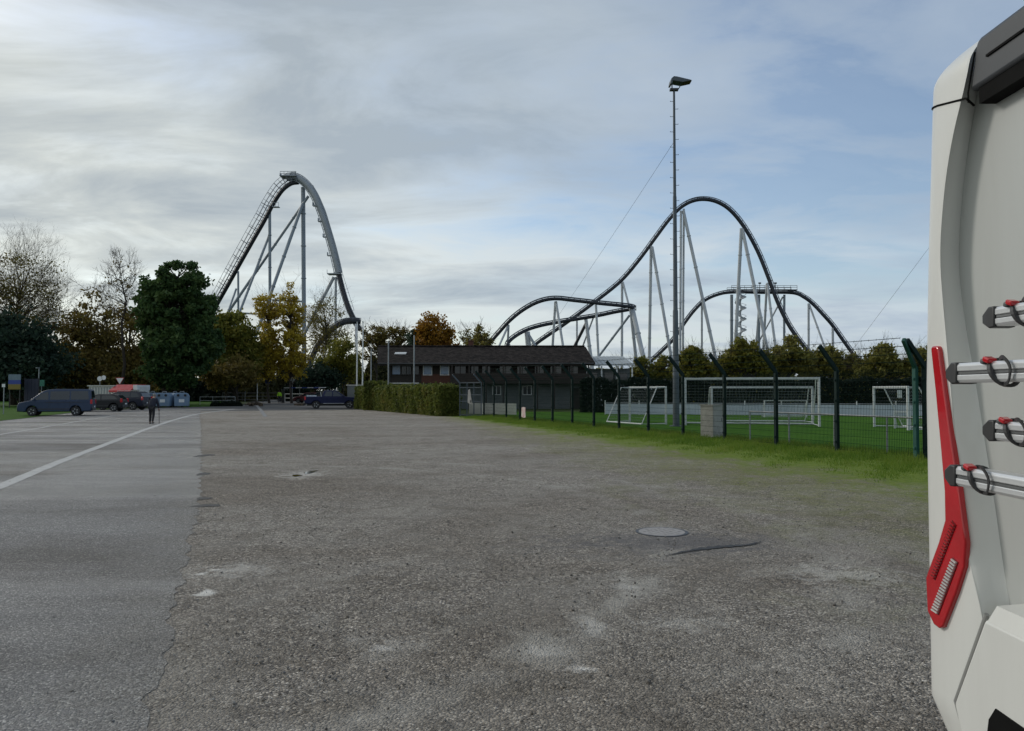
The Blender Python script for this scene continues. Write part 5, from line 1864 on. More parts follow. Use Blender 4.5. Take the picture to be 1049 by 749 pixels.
def vehicle(name, label, cat, loc, rz, L, Wd, lower, cabin, inset, wheels, paint, side_windows, wr=.33, glass='car_glass', lights=True, belt=None, group=None, rails=False,
            front_low=.5, head=None, tail=None, extra=None):
    root = thing(name, label, cat, loc, rz, group)
    h = Wd / 2
    z0 = min(z for x, z in lower)
    poly = [lower[0]]
    poly += [p for cx in sorted(wheels) for p in arch(cx, wr + .075, z0)]
    poly += lower[1:]
    mb = MB().prism(poly, (0, -h, 0), (1, 0, 0), (0, 0, 1), (0, 1, 0), Wd)
    mb.build('body', paint, root, world=False, bevel=.06, smooth=True, seg=3)
    zb, zt = min(z for x, z in cabin), max(z for x, z in cabin)

    def yw(z):
        return h - .035 - inset * (z - zb) / (zt - zb)
    cb = MB()
    k = len(cabin)
    A = [(x, yw(z), z) for x, z in cabin]
    B = [(x, -yw(z), z) for x, z in cabin]
    cb.add(A + B, [tuple(range(k)), tuple(range(2 * k - 1, k - 1, -1))] + [(i, (i + 1) % k, k + (i + 1) % k, k + i) for i in range(k)])
    cb.build('cabin', paint, root, world=False, bevel=.05, smooth=True, seg=3)
    for win in side_windows:
        for s in (1, -1):
            mb = MB()
            vs = [(x, s * (yw(z) + .006), z) for x, z in win] + [(x, s * (yw(z) - .03), z) for x, z in win]
            kk = len(win)
            mb.add(vs, [tuple(range(kk)), tuple(range(2 * kk - 1, kk - 1, -1))] + [(i, (i + 1) % kk, kk + (i + 1) % kk, kk + i) for i in range(kk)])
            mb.build('side_window', glass, root, world=False)

    def slant(a, b, nm, t0, t1, side):
        (xa, za), (xb, zb_) = a, b
        mb = MB()
        nv = Vector((zb_ - za, 0, -(xb - xa))).normalized() * side
        if nv.z < 0 and abs(nv.x) < .2:
            nv = -nv
        vs = []
        for t in (t0, t1):
            x, z = xa + (xb - xa) * t, za + (zb_ - za) * t
            w = yw(z) - .09
            vs += [(x + nv.x * .012, w, z + nv.z * .012), (x + nv.x * .012, -w, z + nv.z * .012)]
        vs += [(v[0] - nv.x * .05, v[1], v[2] - nv.z * .05) for v in vs]
        mb.add(vs, [(0, 1, 3, 2), (4, 5, 7, 6), (0, 1, 5, 4), (2, 3, 7, 6), (0, 2, 6, 4), (1, 3, 7, 5)])
        mb.build(nm, glass, root, world=False)
    slant(cabin[0], cabin[1], 'windscreen', .08, .94, 1)
    slant(cabin[-1], cabin[-2], 'rear_window', .14, .92, -1)
    for cx in wheels:
        for s in (1, -1):
            wheel(root, cx, s * (h - .13), wr)
    ub_ = MB().box(((lower[0][0] + lower[1][0]) / 2, 0, .46), (L * .88, Wd * .66, .34))
    ub_.build('underbody', 'black_plastic', root, world=False)
    fx, rx = max(x for x, z in lower), min(x for x, z in lower)
    hx, hz = head or (fx - .06, .72)
    tx, tz = tail or (rx + .03, .92)
    for s in (1, -1):
        MB().box((hx - .05, s * (h - .25), hz), (.18, .38, .16)).build('headlight', 'lamp_clear', root, world=False, bevel=.03)
        MB().box((tx + .03, s * (h - .075), tz), (.16, .17, .34)).build('tail_light', 'lamp_red', root, world=False, bevel=.03)
        mi = MB().box((cabin[0][0] - .32, s * (h + .09), zb + .10), (.12, .2, .15))
        mi.build('mirror', paint, root, world=False, bevel=.03)
    MB().box((fx - .015, 0, .42), (.10, Wd * .84, .20)).build('front_bumper', 'black_plastic', root, world=False, bevel=.04)
    MB().box((rx + .01, 0, .46), (.10, Wd * .88, .2)).build('rear_bumper', 'black_plastic', root, world=False, bevel=.04)
    MB().box((rx - .045, 0, .66), (.014, .52, .11)).build('number_plate', 'white_paint', root, world=False)
    for s in (1, -1):
        st = MB()
        st.box(((wheels[0] + wheels[1]) / 2, s * (h + .004), .50), (abs(wheels[0] - wheels[1]) - 2 * wr - .16, .02, .07))
        st.build('side_moulding', 'black_plastic', root, world=False)
    return root, yw, h


van_lower = [(-2.52, .34), (2.50, .32), (2.63, .46), (2.62, .78), (2.48, .97), (1.72, 1.13), (-2.55, 1.13), (-2.60, .8)]
van_cabin = [(1.78, 1.11), (1.00, 1.74), (.62, 1.90), (0, 1.96), (-2.30, 1.95), (-2.48, 1.86), (-2.56, 1.11)]
VY = 56
vl = ground(58, 427)
van, yw, h_ = vehicle('van', 'grey blue passenger van with dark windows parked side on at the left', 'van', (xat(59.5, VY), VY, 0), R(180 + 20), 5.2, 1.9, van_lower, van_cabin, .17, [1.62, -1.42], 'paint_slate',
                      [[(1.50, 1.18), (.98, 1.64), (.52, 1.76), (.48, 1.18)], [(.36, 1.18), (.36, 1.78), (-.98, 1.80), (-.98, 1.18)], [(-1.08, 1.18), (-1.08, 1.80), (-2.28, 1.80), (-2.36, 1.18)]],
                      wr=.34, head=(2.50, .86), tail=(-2.57, 1.02))
for s in (1, -1):
    dl = MB()
    for x in (.43, -1.03):
        dl.box((x, s * (h_ + .001), .83), (.016, .012, .6))
    dl.build('door_seam', 'black_plastic', van, world=False)
    MB().box((.26, s * (h_ + .018), 1.0), (.2, .04, .04)).build('door_handle', 'black_plastic', van, world=False)
    MB().box((-.6, s * (h_ + .012), .99), (2.6, .02, .025)).build('slide_rail', 'black_plastic', van, world=False)

h_lower = [(-1.92, .34), (1.90, .30), (2.02, .45), (2.0, .66), (1.80, .84), (1.05, .98), (-1.90, 1.0), (-1.98, .75)]
h_cab = [(1.15, .96), (.42, 1.38), (.0, 1.49), (-1.1, 1.48), (-1.55, 1.40), (-1.94, .98)]
HY = 67
hatch, _, _ = vehicle('hatchback', 'small black hatchback parked between the grey blue van and the navy estate', 'car', (xat(103.5, HY), HY, 0), R(180 + 9), 4.0, 1.72, h_lower, h_cab, .2, [1.22, -1.28], 'paint_black',
                      [[(.80, 1.02), (.36, 1.31), (-.02, 1.39), (-.18, 1.38), (-.22, 1.02)], [(-.32, 1.02), (-.30, 1.38), (-1.02, 1.38), (-1.38, 1.28), (-1.55, 1.04)]], wr=.32, tail=(-1.93, .95))
s_lower = [(-2.28, .40), (2.25, .36), (2.36, .52), (2.33, .84), (2.12, 1.0), (1.22, 1.12), (-2.24, 1.14), (-2.33, .8)]
s_cab = [(1.28, 1.10), (.50, 1.58), (.1, 1.70), (-1.75, 1.68), (-2.02, 1.58), (-2.30, 1.12)]
SY = 72
suv, _, _ = vehicle('suv', 'navy blue suv parked between the black hatchback and the blue containers', 'car', (xat(126, SY), SY, 0), R(180 - 2), 4.7, 1.85, s_lower, s_cab, .2, [1.42, -1.38], 'paint_navy',
                    [[(.95, 1.16), (.46, 1.50), (.08, 1.60), (-.10, 1.60), (-.14, 1.16)], [(-.24, 1.16), (-.22, 1.60), (-1.05, 1.60), (-1.10, 1.16)], [(-1.18, 1.16), (-1.14, 1.60), (-1.68, 1.58), (-2.0, 1.20)]],
                    wr=.36, tail=(-2.28, 1.08))
for s in (1, -1):
    MB().tube([(.2, s * .62, 1.70), (.15, s * .62, 1.77), (-1.7, s * .62, 1.76), (-1.75, s * .62, 1.69)], .02, seg=6).build('roof_rail', 'alloy', suv, world=False)

p_lower = [(-2.58, .52), (2.48, .46), (2.64, .62), (2.62, .98), (2.46, 1.10), (1.30, 1.18), (-.92, 1.20), (-2.62, 1.20), (-2.66, .8)]
p_cab = [(1.36, 1.16), (.58, 1.66), (.25, 1.79), (-.62, 1.79), (-.80, 1.70), (-.98, 1.19)]
PY = 78
pick, _, _ = vehicle('pickup_truck', 'dark blue pickup truck with covered load bed by the hedge end', 'pickup truck', (xat(340, PY), PY, 0), R(14), 5.3, 1.86, p_lower, p_cab, .2, [1.70, -1.52], 'paint_blue',
                     [[(.98, 1.22), (.54, 1.58), (.26, 1.70), (.12, 1.70), (.10, 1.22)], [(.0, 1.22), (.02, 1.70), (-.58, 1.70), (-.76, 1.24)]], wr=.38, head=(2.56, .92), tail=(-2.60, 1.02))
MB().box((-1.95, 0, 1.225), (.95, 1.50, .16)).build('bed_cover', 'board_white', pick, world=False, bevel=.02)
MB().tube([(-1.02, .74, 1.2), (-1.10, .70, 1.62), (-1.10, -.70, 1.62), (-1.02, -.74, 1.2)], .035, seg=8).build('roll_bar', 'galvanised', pick, world=False)
for s in (1, -1):
    MB().box((.15, s * .96, .52), (2.0, .16, .05)).build('side_step', 'alloy', pick, world=False, bevel=.01)
DY = 112
vehicle('hatchback', 'dark maroon car seen small behind the pickup truck at the entrance', 'car', (xat(316, DY), DY, 0), R(176), 4.0, 1.72, h_lower, h_cab, .2, [1.22, -1.28], 'paint_maroon',
        [[(.80, 1.02), (.36, 1.31), (-.18, 1.38), (-.22, 1.02)], [(-.32, 1.02), (-.30, 1.38), (-1.02, 1.38), (-1.55, 1.04)]], wr=.32)
vehicle('suv', 'dark suv just behind the pickup truck, next to the maroon car', 'car', (xat(331, 106), 106, 0), R(174), 4.7, 1.85, s_lower, s_cab, .2, [1.42, -1.38], 'paint_black',
        [[(.95, 1.16), (.46, 1.50), (-.10, 1.60), (-.14, 1.16)], [(-.24, 1.16), (-.22, 1.60), (-1.05, 1.60), (-1.10, 1.16)]], wr=.36)

# ================================================================== recycling containers
def container(label, px, Y, rz, first=None):
    loc = (xat(px, Y), Y, 0)
    if first is not None:
        return dup(first, loc, rz, label)
    c = thing('recycling_container', label, 'recycling container', loc, rz, 'blue grey recycling containers')
    prof = [(-.72, .14), (.72, .14), (.74, 1.18), (.62, 1.42), (.40, 1.54), (-.40, 1.54), (-.62, 1.42), (-.74, 1.18)]
    b = MB().prism(prof, (0, -.62, 0), (1, 0, 0), (0, 0, 1), (0, 1, 0), 1.24).build('shell', 'container_blue', c, world=False, bevel=.05, smooth=True)
    MB().box((0, -.630, 1.12), (1.42, .03, .05)).build('rim_band', 'container_blue', c, world=False)
    for x in (-.34, .34):
        MB().lathe([(.13, 0), (.13, .05), (.09, .05), (.0001, .02)], (x, -.62 - .05, 1.28), 'Y', 18).build('drop_hole', 'black_rubber', c, world=False)
    MB().box((0, -.627, .70), (.52, .012, .32)).build('notice', 'white_paint', c, world=False)
    for x in (-.55, .55):
        for y in (-.45, .45):
            MB().box((x, y, .07), (.16, .16, .14)).build('foot', 'dark_metal', c, world=False)
    MB().tube([(-.2, 0, 1.54), (-.2, 0, 1.68), (.2, 0, 1.68), (.2, 0, 1.54)], .03, seg=6).build('lifting_eye', 'galvanised', c, world=False)
    return c


C1 = container('blue grey recycling container, half hidden behind the walking person', 156.5, 84.5, R(4))
container('blue grey recycling container, the broad front one in the middle of its row', 168.5, 82.5, R(6), C1)
container('blue grey recycling container turned sideways, second from the right of its row', 179.5, 84.2, R(62), C1)
container('blue grey recycling container at the right end of its row beside the grass', 186.5, 83.2, R(20), C1)

# ================================================================== market trailer with red awning
TY = 80
x0, x1 = xat(91, TY), xat(143, TY)
xm = xat(117, TY)
tr = thing('market_trailer', 'white sided sales trailer with a red awning on its right half behind the parked cars', 'trailer', ((x0 + x1) / 2, TY, 0))
MB().box(((x0 + x1) / 2, TY + 1.1, 1.35), (x1 - x0, 2.2, 1.75)).build('body', 'off_white', tr, bevel=.04)
mb = MB()
for i in range(9):
    xx = x0 + (xm - x0) * (i + .5) / 9
    mb.box((xx, TY - .015, 1.35), ((xm - x0) / 20, .03, 1.5))
mb.build('side_ribs', 'galvanised', tr)
MB().box(((x0 + xm) / 2, TY + 1.1, 2.27), (xm - x0 + .2, 2.5, .10)).build('roof', 'off_white', tr)
MB().add if False else None
aw = MB()
aw.prism([(-1.1, 1.62), (-1.1, 1.80), (.5, 2.40), (2.3, 2.40), (2.3, 2.27), (.4, 2.27), (-1.06, 1.66)], (xm, TY, 0), (0, 1, 0), (0, 0, 1), (1, 0, 0), x1 - xm - .45)
aw.build('awning', 'paint_red', tr)
MB().box((x1 - .22, TY + .9, 2.1), (.42, 2.8, .5)).build('end_cap', 'white_paint', tr)
MB().box(((xm + x1) / 2, TY - .02, 1.3), (x1 - xm - .4, .05, .8)).build('serving_hatch', 'dark_metal', tr)
for xx in ((x0 + x1) / 2 - .5, (x0 + x1) / 2 + .5):
    MB().lathe([(.16, -.1), (.3, -.1), (.32, 0), (.3, .1), (.16, .1)], (xx, TY + .12, .32), 'Y', 20).build('wheel', 'black_rubber', tr)
MB().bar((x0, TY + 1.1, .42), (x0 - 1.1, TY + 1.1, .42), .1).build('drawbar', 'galvanised', tr)

# ================================================================== signs, posts, boards at the left and at the entrance
def pole_sign(name, label, px, Y, pyz, kind, m, size=.3, group=None, hp=None, pole='galvanised'):
    z = zat(pyz, Y)
    p = Vector((xat(px, Y), Y, 0))
    s = thing(name, label, 'sign', p, 0, group)
    MB().tube([p + Vector((0, .04, 0)), p + Vector((0, .04, z + size * .8))], .035, seg=8).build('post', pole, s)
    mb = MB()
    o, ax, ay, nn = (p.x, p.y, z), (1, 0, 0), (0, 0, 1), (0, -1, 0)
    if kind == 'round':
        mb.prism([(size * math.cos(a), size * math.sin(a)) for a in np.linspace(0, 2 * math.pi, 24, endpoint=False)], o, ax, ay, nn, .02)
    elif kind == 'square':
        mb.prism([(-size, -size), (size, -size), (size, size), (-size, size)], o, ax, ay, nn, .02)
    elif kind == 'diamond':
        mb.prism([(0, -size * 1.3), (size * 1.3, 0), (0, size * 1.3), (-size * 1.3, 0)], o, ax, ay, nn, .02)
    elif kind == 'yield':
        mb.prism([(0, -size * 1.1), (size * 1.15, size * .8), (-size * 1.15, size * .8)], o, ax, ay, nn, .02)
    mb.build('sign_plate', m, s)
    if kind == 'yield':
        MB().prism([(0, -size * 1.32), (size * 1.36, size * .94), (-size * 1.36, size * .94)], (p.x, p.y + .012, z), ax, ay, nn, .01).build('sign_border', 'paint_red', s)
    return s


s_ = pole_sign('road_sign', 'pair of small white round signs on one post above the white trailer', 102, 83, 388, 'round', 'white_paint', .26)
MB().prism([(.24 * math.cos(a), .24 * math.sin(a)) for a in np.linspace(0, 2 * math.pi, 20, endpoint=False)], (xat(102, 83) + .42, 83, zat(387, 83)), (1, 0, 0), (0, 0, 1), (0, -1, 0), .02).build('sign_plate', 'white_paint', s_)
pole_sign('road_sign', 'white triangular give way sign above the red awning', 122.5, 84, 390, 'yield', 'white_paint', .34)
pole_sign('road_sign', 'blue square sign left of the bare white post at the entrance', 251, 108, 390.5, 'square', 'sign_blue', .36)
pole_sign('road_sign', 'blue square sign right of the bare white post at the entrance', 274.3, 110, 390.3, 'square', 'sign_blue', .34)
pole_sign('road_sign', 'grey diamond shaped sign seen from behind near the barrier', 299.5, 114, 389, 'diamond', 'galvanised', .32)
pole_sign('road_sign', 'white triangular give way sign at the entrance barrier', 307, 116, 391, 'yield', 'white_paint', .40)
pole_sign('road_sign', 'slim post with a tiny white plate at the far left edge', 3.6, 59, 395, 'square', 'white_paint', .12)
tag(MB().tube([(xat(263.5, 104), 104, 0), (xat(263.5, 104), 104, zat(393, 104))], .06, seg=8).build('white_post', 'off_white'), 'bare white post on the grass between two blue signs', 'post')
p = thing('street_post', 'thin grey lamp post behind the van roof', 'lamp post', (xat(39.5, 82), 82, 0))
MB().tube([(xat(39.5, 82), 82, 0), (xat(39.5, 82), 82, zat(377, 82))], .05, seg=8).build('post', 'galvanised', p)
MB().box((xat(39.5, 82), 81.8, zat(377, 82)), (.16, .5, .1)).build('lamp_head', 'galvanised', p)
pole_sign('notice_sign', 'small green notice on a post behind the van', 42.2, 84, 392.5, 'square', 'sign_green', .34)
# poster board with white, blue and yellow bands
QY = 80
pb_ = thing('poster_board', 'poster board with pale, blue and yellow bands under the dark evergreen', 'poster', (xat(14.5, QY), QY, 0))
xa, xb = xat(8.5, QY), xat(21, QY)
zz = [zat(v, QY) for v in (399, 393.6, 389.4, 387, 383.6)]
MB().box(((xa + xb) / 2, QY, (zz[0] + zz[1]) / 2), (xb - xa, .06, zz[1] - zz[0])).build('yellow_band', 'sign_yellow', pb_)
MB().box(((xa + xb) / 2, QY, (zz[1] + zz[2]) / 2), (xb - xa, .06, zz[2] - zz[1])).build('blue_band', 'sign_blue', pb_)
MB().box(((xa + xb) / 2, QY, (zz[2] + zz[4]) / 2), (xb - xa, .06, zz[4] - zz[2])).build('pale_band', 'poster_pale', pb_)
for xx in (xa + .1, xb - .1):
    MB().box((xx, QY + .06, zz[4] / 2), (.08, .06, zz[4])).build('leg', 'dark_metal', pb_)
hb_ = thing('hoarding', 'dark navy panel hoarding right of the striped poster board', 'hoarding', (xat(32, 81), 81, 0))
for i in range(4):
    xx = xat(25 + 3.6 * (i + .5), 81)
    MB().box((xx, 81, 1.7), (.34, .05, 2.6)).build('panel', 'hoarding_blue', hb_)
for xx in (xat(25, 81), xat(39.5, 81)):
    MB().box((xx, 81.05, 1.55), (.09, .09, 3.1)).build('leg', 'dark_metal', hb_)


def rail_fence(label, pts, zs, r=.03, name='barrier_rail', m='galvanised', step=2.0):
    P = [Vector(p) for p in pts]
    f = thing(name, label, 'railing', P[0])
    for z in zs:
        MB().tube([p + Vector((0, 0, z)) for p in P], r, seg=6).build('rail', m, f)
    for a, b_ in zip(P[:-1], P[1:]):
        k = max(1, round((b_ - a).length / step))
        for i in range(k + 1):
            q = a.lerp(b_, i / k)
            MB().tube([q, q + Vector((0, 0, max(zs)))], r, seg=6).build('rail_post', m, f)
    return f


rail_fence('grey tubular railing on the grass verge right of the containers', [(xat(205, 96), 96, 0), (xat(231, 96), 96, 0), (xat(241, 96.5), 96.5, 0)], (.55, 1.0))
rail_fence('two bar pale railing beyond the hi-vis jacket and the barrier', [(xat(292, 121), 121, 0), (xat(330, 120), 120, 0)], (.6, 1.25), .05, m='off_white', step=3)
rail_fence('dark fence behind the entrance signs', [(xat(228, 118), 118, 0), (xat(290, 119), 119, 0)], (.4, .9, 1.4), .04, m='dark_metal', step=3)
bg_ = thing('barrier_gate', 'long pale boom barrier across the park entrance', 'barrier', (xat(291, 113), 113, 0))
zb_ = zat(397.4, 113)
MB().bar((xat(291, 113), 113, zb_), (xat(334, 113), 113, zb_ + .05), .11).build('boom', 'white_paint', bg_)
mb = MB()
for px in (300, 312, 324):
    mb.box((xat(px, 113), 113, zb_ + .02), (.8, .125, .125))
mb.build('boom_stripe', 'sign_blue', bg_)
MB().box((xat(290, 113), 113, .95), (.4, .4, 1.9)).build('pillar', 'dark_metal', bg_, bevel=.03)
MB().box((xat(334.5, 113), 113, .95), (.2, .2, 1.9)).build('rest_post', 'dark_metal', bg_)

rb = thing('rubble_pile', 'small brown pile of rubble and planks on the asphalt before the entrance', 'rubble', (xat(260, 88), 88, 0))
mb = MB()
for i in range(22):
    mb.box((xat(260, 88) + random.gauss(0, .42), 88 + random.gauss(0, .25), .12 + random.random() * .28), (random.uniform(.2, .6), random.uniform(.15, .35), random.uniform(.1, .28)),
           M=Matrix.Rotation(random.uniform(0, 3), 3, 'Z') @ Matrix.Rotation(random.uniform(-.5, .5), 3, 'X'))
mb.build('stones', 'rubble', rb)
mb = MB()
for i in range(5):
    mb.box((xat(260, 88) + random.gauss(0, .3), 87.9 + random.gauss(0, .2), .4 + .06 * i), (random.uniform(.8, 1.2), .14, .05), M=Matrix.Rotation(random.uniform(-.5, .5), 3, 'Z') @ Matrix.Rotation(random.uniform(-.2, .2), 3, 'Y'))
mb.build('planks', 'dark_wood', rb)
mb = MB()
for i in range(9):
    mb.box((xat(308.5, 92) + random.gauss(0, .3), 92 + random.gauss(0, .15), .08 + random.random() * .12), (random.uniform(.2, .5), .25, .18), M=Matrix.Rotation(random.uniform(0, 3), 3, 'Z'))
tag(mb.build('stone_heap', 'rubble'), 'low dark heap of stones left of the pickup truck', 'stones')


# ================================================================== people
def skin_mesh(name, verts, edges, radii, m, parent, sub=1):
    me = bpy.data.meshes.new(name)
    me.from_pydata([tuple(v) for v in verts], edges, [])
    me.materials.append(MATS[m])
    o = bpy.data.objects.new(name, me)
    COL.objects.link(o)
    o.parent = parent
    sk = o.modifiers.new('skin', 'SKIN')
    sk.use_smooth_shade = True
    sv = me.skin_vertices[0].data if me.skin_vertices else None
    if sv is None:
        with bpy.context.temp_override(object=o, active_object=o, selected_objects=[o]):
            bpy.ops.mesh.customdata_skin_add()
        sv = me.skin_vertices[0].data
    for i, r in enumerate(radii):
        r = r if isinstance(r, tuple) else (r, r)
        sv[i].radius = r
        sv[i].use_root = (i == 0)
    if sub:
        s = o.modifiers.new('subsurf', 'SUBSURF')
        s.levels = s.render_levels = sub
    return o


def hand(verts, edges, radii, wrist, d, side):
    """palm and five fingers growing from vertex index wrist along d"""
    w = Vector(verts[wrist])
    d = d.normalized()
    lat = Vector((0, 1, 0)) if abs(d.y) < .8 else Vector((1, 0, 0))
    out = d.cross(lat).normalized()
    verts.append(w + d * .055)
    radii.append((.040, .022))
    palm = len(verts) - 1
    edges.append((wrist, palm))
    for k, (o_, L) in enumerate(((-.028, .062), (-.009, .078), (.010, .074), (.028, .058))):
        a = len(verts)
        verts.append(w + d * .10 + lat * o_)
        verts.append(w + d * (.10 + L * .5) + lat * o_ + out * side * .012)
        verts.append(w + d * (.10 + L * .85) + lat * o_ + out * side * .034)
        radii += [.010, .009, .008]
        edges += [(palm, a), (a, a + 1), (a + 1, a + 2)]
    a = len(verts)
    verts.append(w + d * .06 + lat * -.045 + out * side * .012)
    verts.append(w + d * .10 + lat * -.058 + out * side * .022)
    radii += [.011, .009]
    edges += [(palm, a), (a, a + 1)]


def person(name, label, loc, rz, s, lean, joints, top, legs, hair, cat='person'):
    """local frame: the person faces +X; left is +Y. joints may bend arms and legs; lean moves the upper body forward"""
    root = thing(name, label, cat, loc, rz)
    lx = lambda z: lean * max(0, (z - .92)) ** 1.25
    J = dict(pelvis=(0, 0, .94), waist=(lx(1.08), 0, 1.08), chest=(lx(1.3), 0, 1.29), neck=(lx(1.47) + .01, 0, 1.475), head=(lx(1.60) + .035 + lean * .06, 0, 1.585), crown=(lx(1.68) + .03 + lean * .08, 0, 1.675),
             shL=(lx(1.42), .175, 1.41), elL=(lx(1.2) + .0, .235, 1.13), wrL=(lx(1.1) + .10, .225, .90),
             shR=(lx(1.42), -.175, 1.41), elR=(lx(1.2) + .0, -.235, 1.13), wrR=(lx(1.1) + .10, -.225, .90),
             hiL=(0, .09, .90), knL=(.03, .10, .50), anL=(-.03, .10, .09), toL=(.13, .11, .035),
             hiR=(0, -.09, .90), knR=(.03, -.10, .50), anR=(-.03, -.10, .09), toR=(.13, -.11, .035))
    J.update(joints)
    J = {k: Vector(v) * s for k, v in J.items()}
    order = ['pelvis', 'waist', 'chest', 'neck', 'head', 'crown', 'shL', 'elL', 'wrL', 'shR', 'elR', 'wrR', 'hiL', 'knL', 'anL', 'toL', 'hiR', 'knR', 'anR', 'toR']
    rad = [.13, .12, (.13, .13), .052, .088, .062, .06, .043, .027, .06, .043, .027, .085, .055, .035, .028, .085, .055, .035, .028]
    rad = [tuple(x * s for x in r) if isinstance(r, tuple) else r * s for r in rad]
    ix = {k: i for i, k in enumerate(order)}
    E = [('pelvis', 'waist'), ('waist', 'chest'), ('chest', 'neck'), ('neck', 'head'), ('head', 'crown'), ('chest', 'shL'), ('shL', 'elL'), ('elL', 'wrL'), ('chest', 'shR'), ('shR', 'elR'), ('elR', 'wrR'),
         ('pelvis', 'hiL'), ('hiL', 'knL'), ('knL', 'anL'), ('anL', 'toL'), ('pelvis', 'hiR'), ('hiR', 'knR'), ('knR', 'anR'), ('anR', 'toR')]
    V = [J[k] for k in order]
    Ed = [(ix[a], ix[b]) for a, b in E]
    for side, w, e in ((1, 'wrL', 'elL'), (-1, 'wrR', 'elR')):
        hand(V, Ed, rad, ix[w], J[w] - J[e], 1)
    skin_mesh('body', V, Ed, rad, 'skin', root, 1)
    # jacket over trunk and arms
    o2 = ['waist0', 'waist', 'chest', 'collar', 'shL', 'elL', 'wrL', 'shR', 'elR', 'wrR']
    JJ = dict(J, waist0=J['pelvis'] + Vector((0, 0, -.04 * s)), collar=J['chest'].lerp(J['neck'], .75),
              wrL=J['elL'].lerp(J['wrL'], .92), wrR=J['elR'].lerp(J['wrR'], .92))
    r2 = [(.21, .18), (.20, .19), (.205, .20), .095, .10, .078, .056, .10, .078, .056]
    i2 = {k: i for i, k in enumerate(o2)}
    E2 = [('waist0', 'waist'), ('waist', 'chest'), ('chest', 'collar'), ('chest', 'shL'), ('shL', 'elL'), ('elL', 'wrL'), ('chest', 'shR'), ('shR', 'elR'), ('elR', 'wrR')]
    skin_mesh('jacket', [JJ[k] for k in o2], [(i2[a], i2[b]) for a, b in E2], [tuple(x * s for x in r) if isinstance(r, tuple) else r * s for r in r2], top, root, 1)
    o3 = ['pelvis', 'hiL', 'knL', 'anL', 'hiR', 'knR', 'anR']
    J3 = dict(J, pelvis=J['pelvis'] + Vector((0, 0, -.02 * s)), anL=J['anL'] + Vector((0, 0, .01 * s)), anR=J['anR'] + Vector((0, 0, .01 * s)))
    r3 = [.145, .105, .078, .062, .105, .078, .062]
    i3 = {k: i for i, k in enumerate(o3)}
    E3 = [('pelvis', 'hiL'), ('hiL', 'knL'), ('knL', 'anL'), ('pelvis', 'hiR'), ('hiR', 'knR'), ('knR', 'anR')]
    skin_mesh('trousers', [J3[k] for k in o3], [(i3[a], i3[b]) for a, b in E3], [r * s for r in r3], legs, root, 1)
    for a, t in (('anL', 'toL'), ('anR', 'toR')):
        p, q = J[a], J[t]
        d = (q - p)
        d.z = 0
        d.normalize()
        MB().sphere((p + d * .07 * s + Vector((0, 0, -.035 * s))).to_tuple(), (.135 * s, .055 * s, .052 * s), 10, 6).build('shoe', 'black_rubber', root, world=False, smooth=True, ang=80)
    hd = J['head']
    f = Vector((math.cos(lean * .9), 0, -math.sin(lean * .9)))
    mb = MB()
    mb.sphere((hd - f * .022 * s + Vector((0, 0, .045 * s))).to_tuple(), (.104 * s, .098 * s, .108 * s), 12, 8)
    mb.build('hair', hair, root, world=False, smooth=True, ang=80)
    fc = MB()
    fc.sphere((hd + f * .095 * s + Vector((0, 0, -.01))).to_tuple(), (.022 * s, .014 * s, .022 * s), 8, 5)
    for y in (-.092, .092):
        fc.sphere((hd + Vector((-.005, y * s, -.005))).to_tuple(), (.02 * s, .012 * s, .032 * s), 8, 5)
    fc.build('nose_and_ears', 'skin', root, world=False, smooth=True, ang=80)
    ey = MB()
    for y in (-.033, .033):
        ey.sphere((hd + f * .082 * s + Vector((0, y * s, .018 * s))).to_tuple(), .012 * s, 8, 5)
    ey.sphere((hd + f * .082 * s + Vector((0, 0, -.05 * s))).to_tuple(), (.008 * s, .028 * s, .006 * s), 8, 5)
    ey.build('eyes_and_mouth', 'hair_dark', root, world=False)
    return root, J


g = ground(155.3, 434.6)
pr, J = person('person', 'stooped person in dark clothes walking away with a cane along the road line', (g.x, g.y, .008), R(96), .93, .55,
               dict(knL=(.10, .10, .49), anL=(.02, .10, .09), toL=(.18, .11, .035), knR=(.0, -.10, .50), anR=(-.16, -.10, .11), toR=(-.0, -.11, .035),
                    elR=(.22, -.27, 1.12), wrR=(.36, -.26, .88), elL=(.20, .25, 1.10), wrL=(.36, .18, .92)), 'cloth_navy', 'cloth_black', 'hair_grey')
# the cane goes from the right hand to the ground
w = J['wrR']
ck = MB().tube([(w.x + .06, w.y, w.z + .0), (w.x + .02, w.y, w.z + .03), (w.x + .03, w.y - .01, w.z - .1), (w.x + .02, w.y - .03, .0)], .014, seg=6)
cn = ck.build('walking_cane', 'dark_wood', None)
cn.location = (g.x, g.y, .008)
cn.rotation_euler = (0, 0, R(96))
tag(cn, 'dark walking cane held by the stooped person on the road', 'cane')
p2, J2 = person('person', 'person in a bright yellow hi-vis jacket standing at the park entrance', (xat(286.3, 112), 112, 0), R(-80), 1.02, .03,
                dict(elL=(-.02, .26, 1.12), wrL=(.06, .24, .88), elR=(-.02, -.26, 1.12), wrR=(.08, -.22, .90)), 'hivis', 'cloth_navy', 'hair_dark')

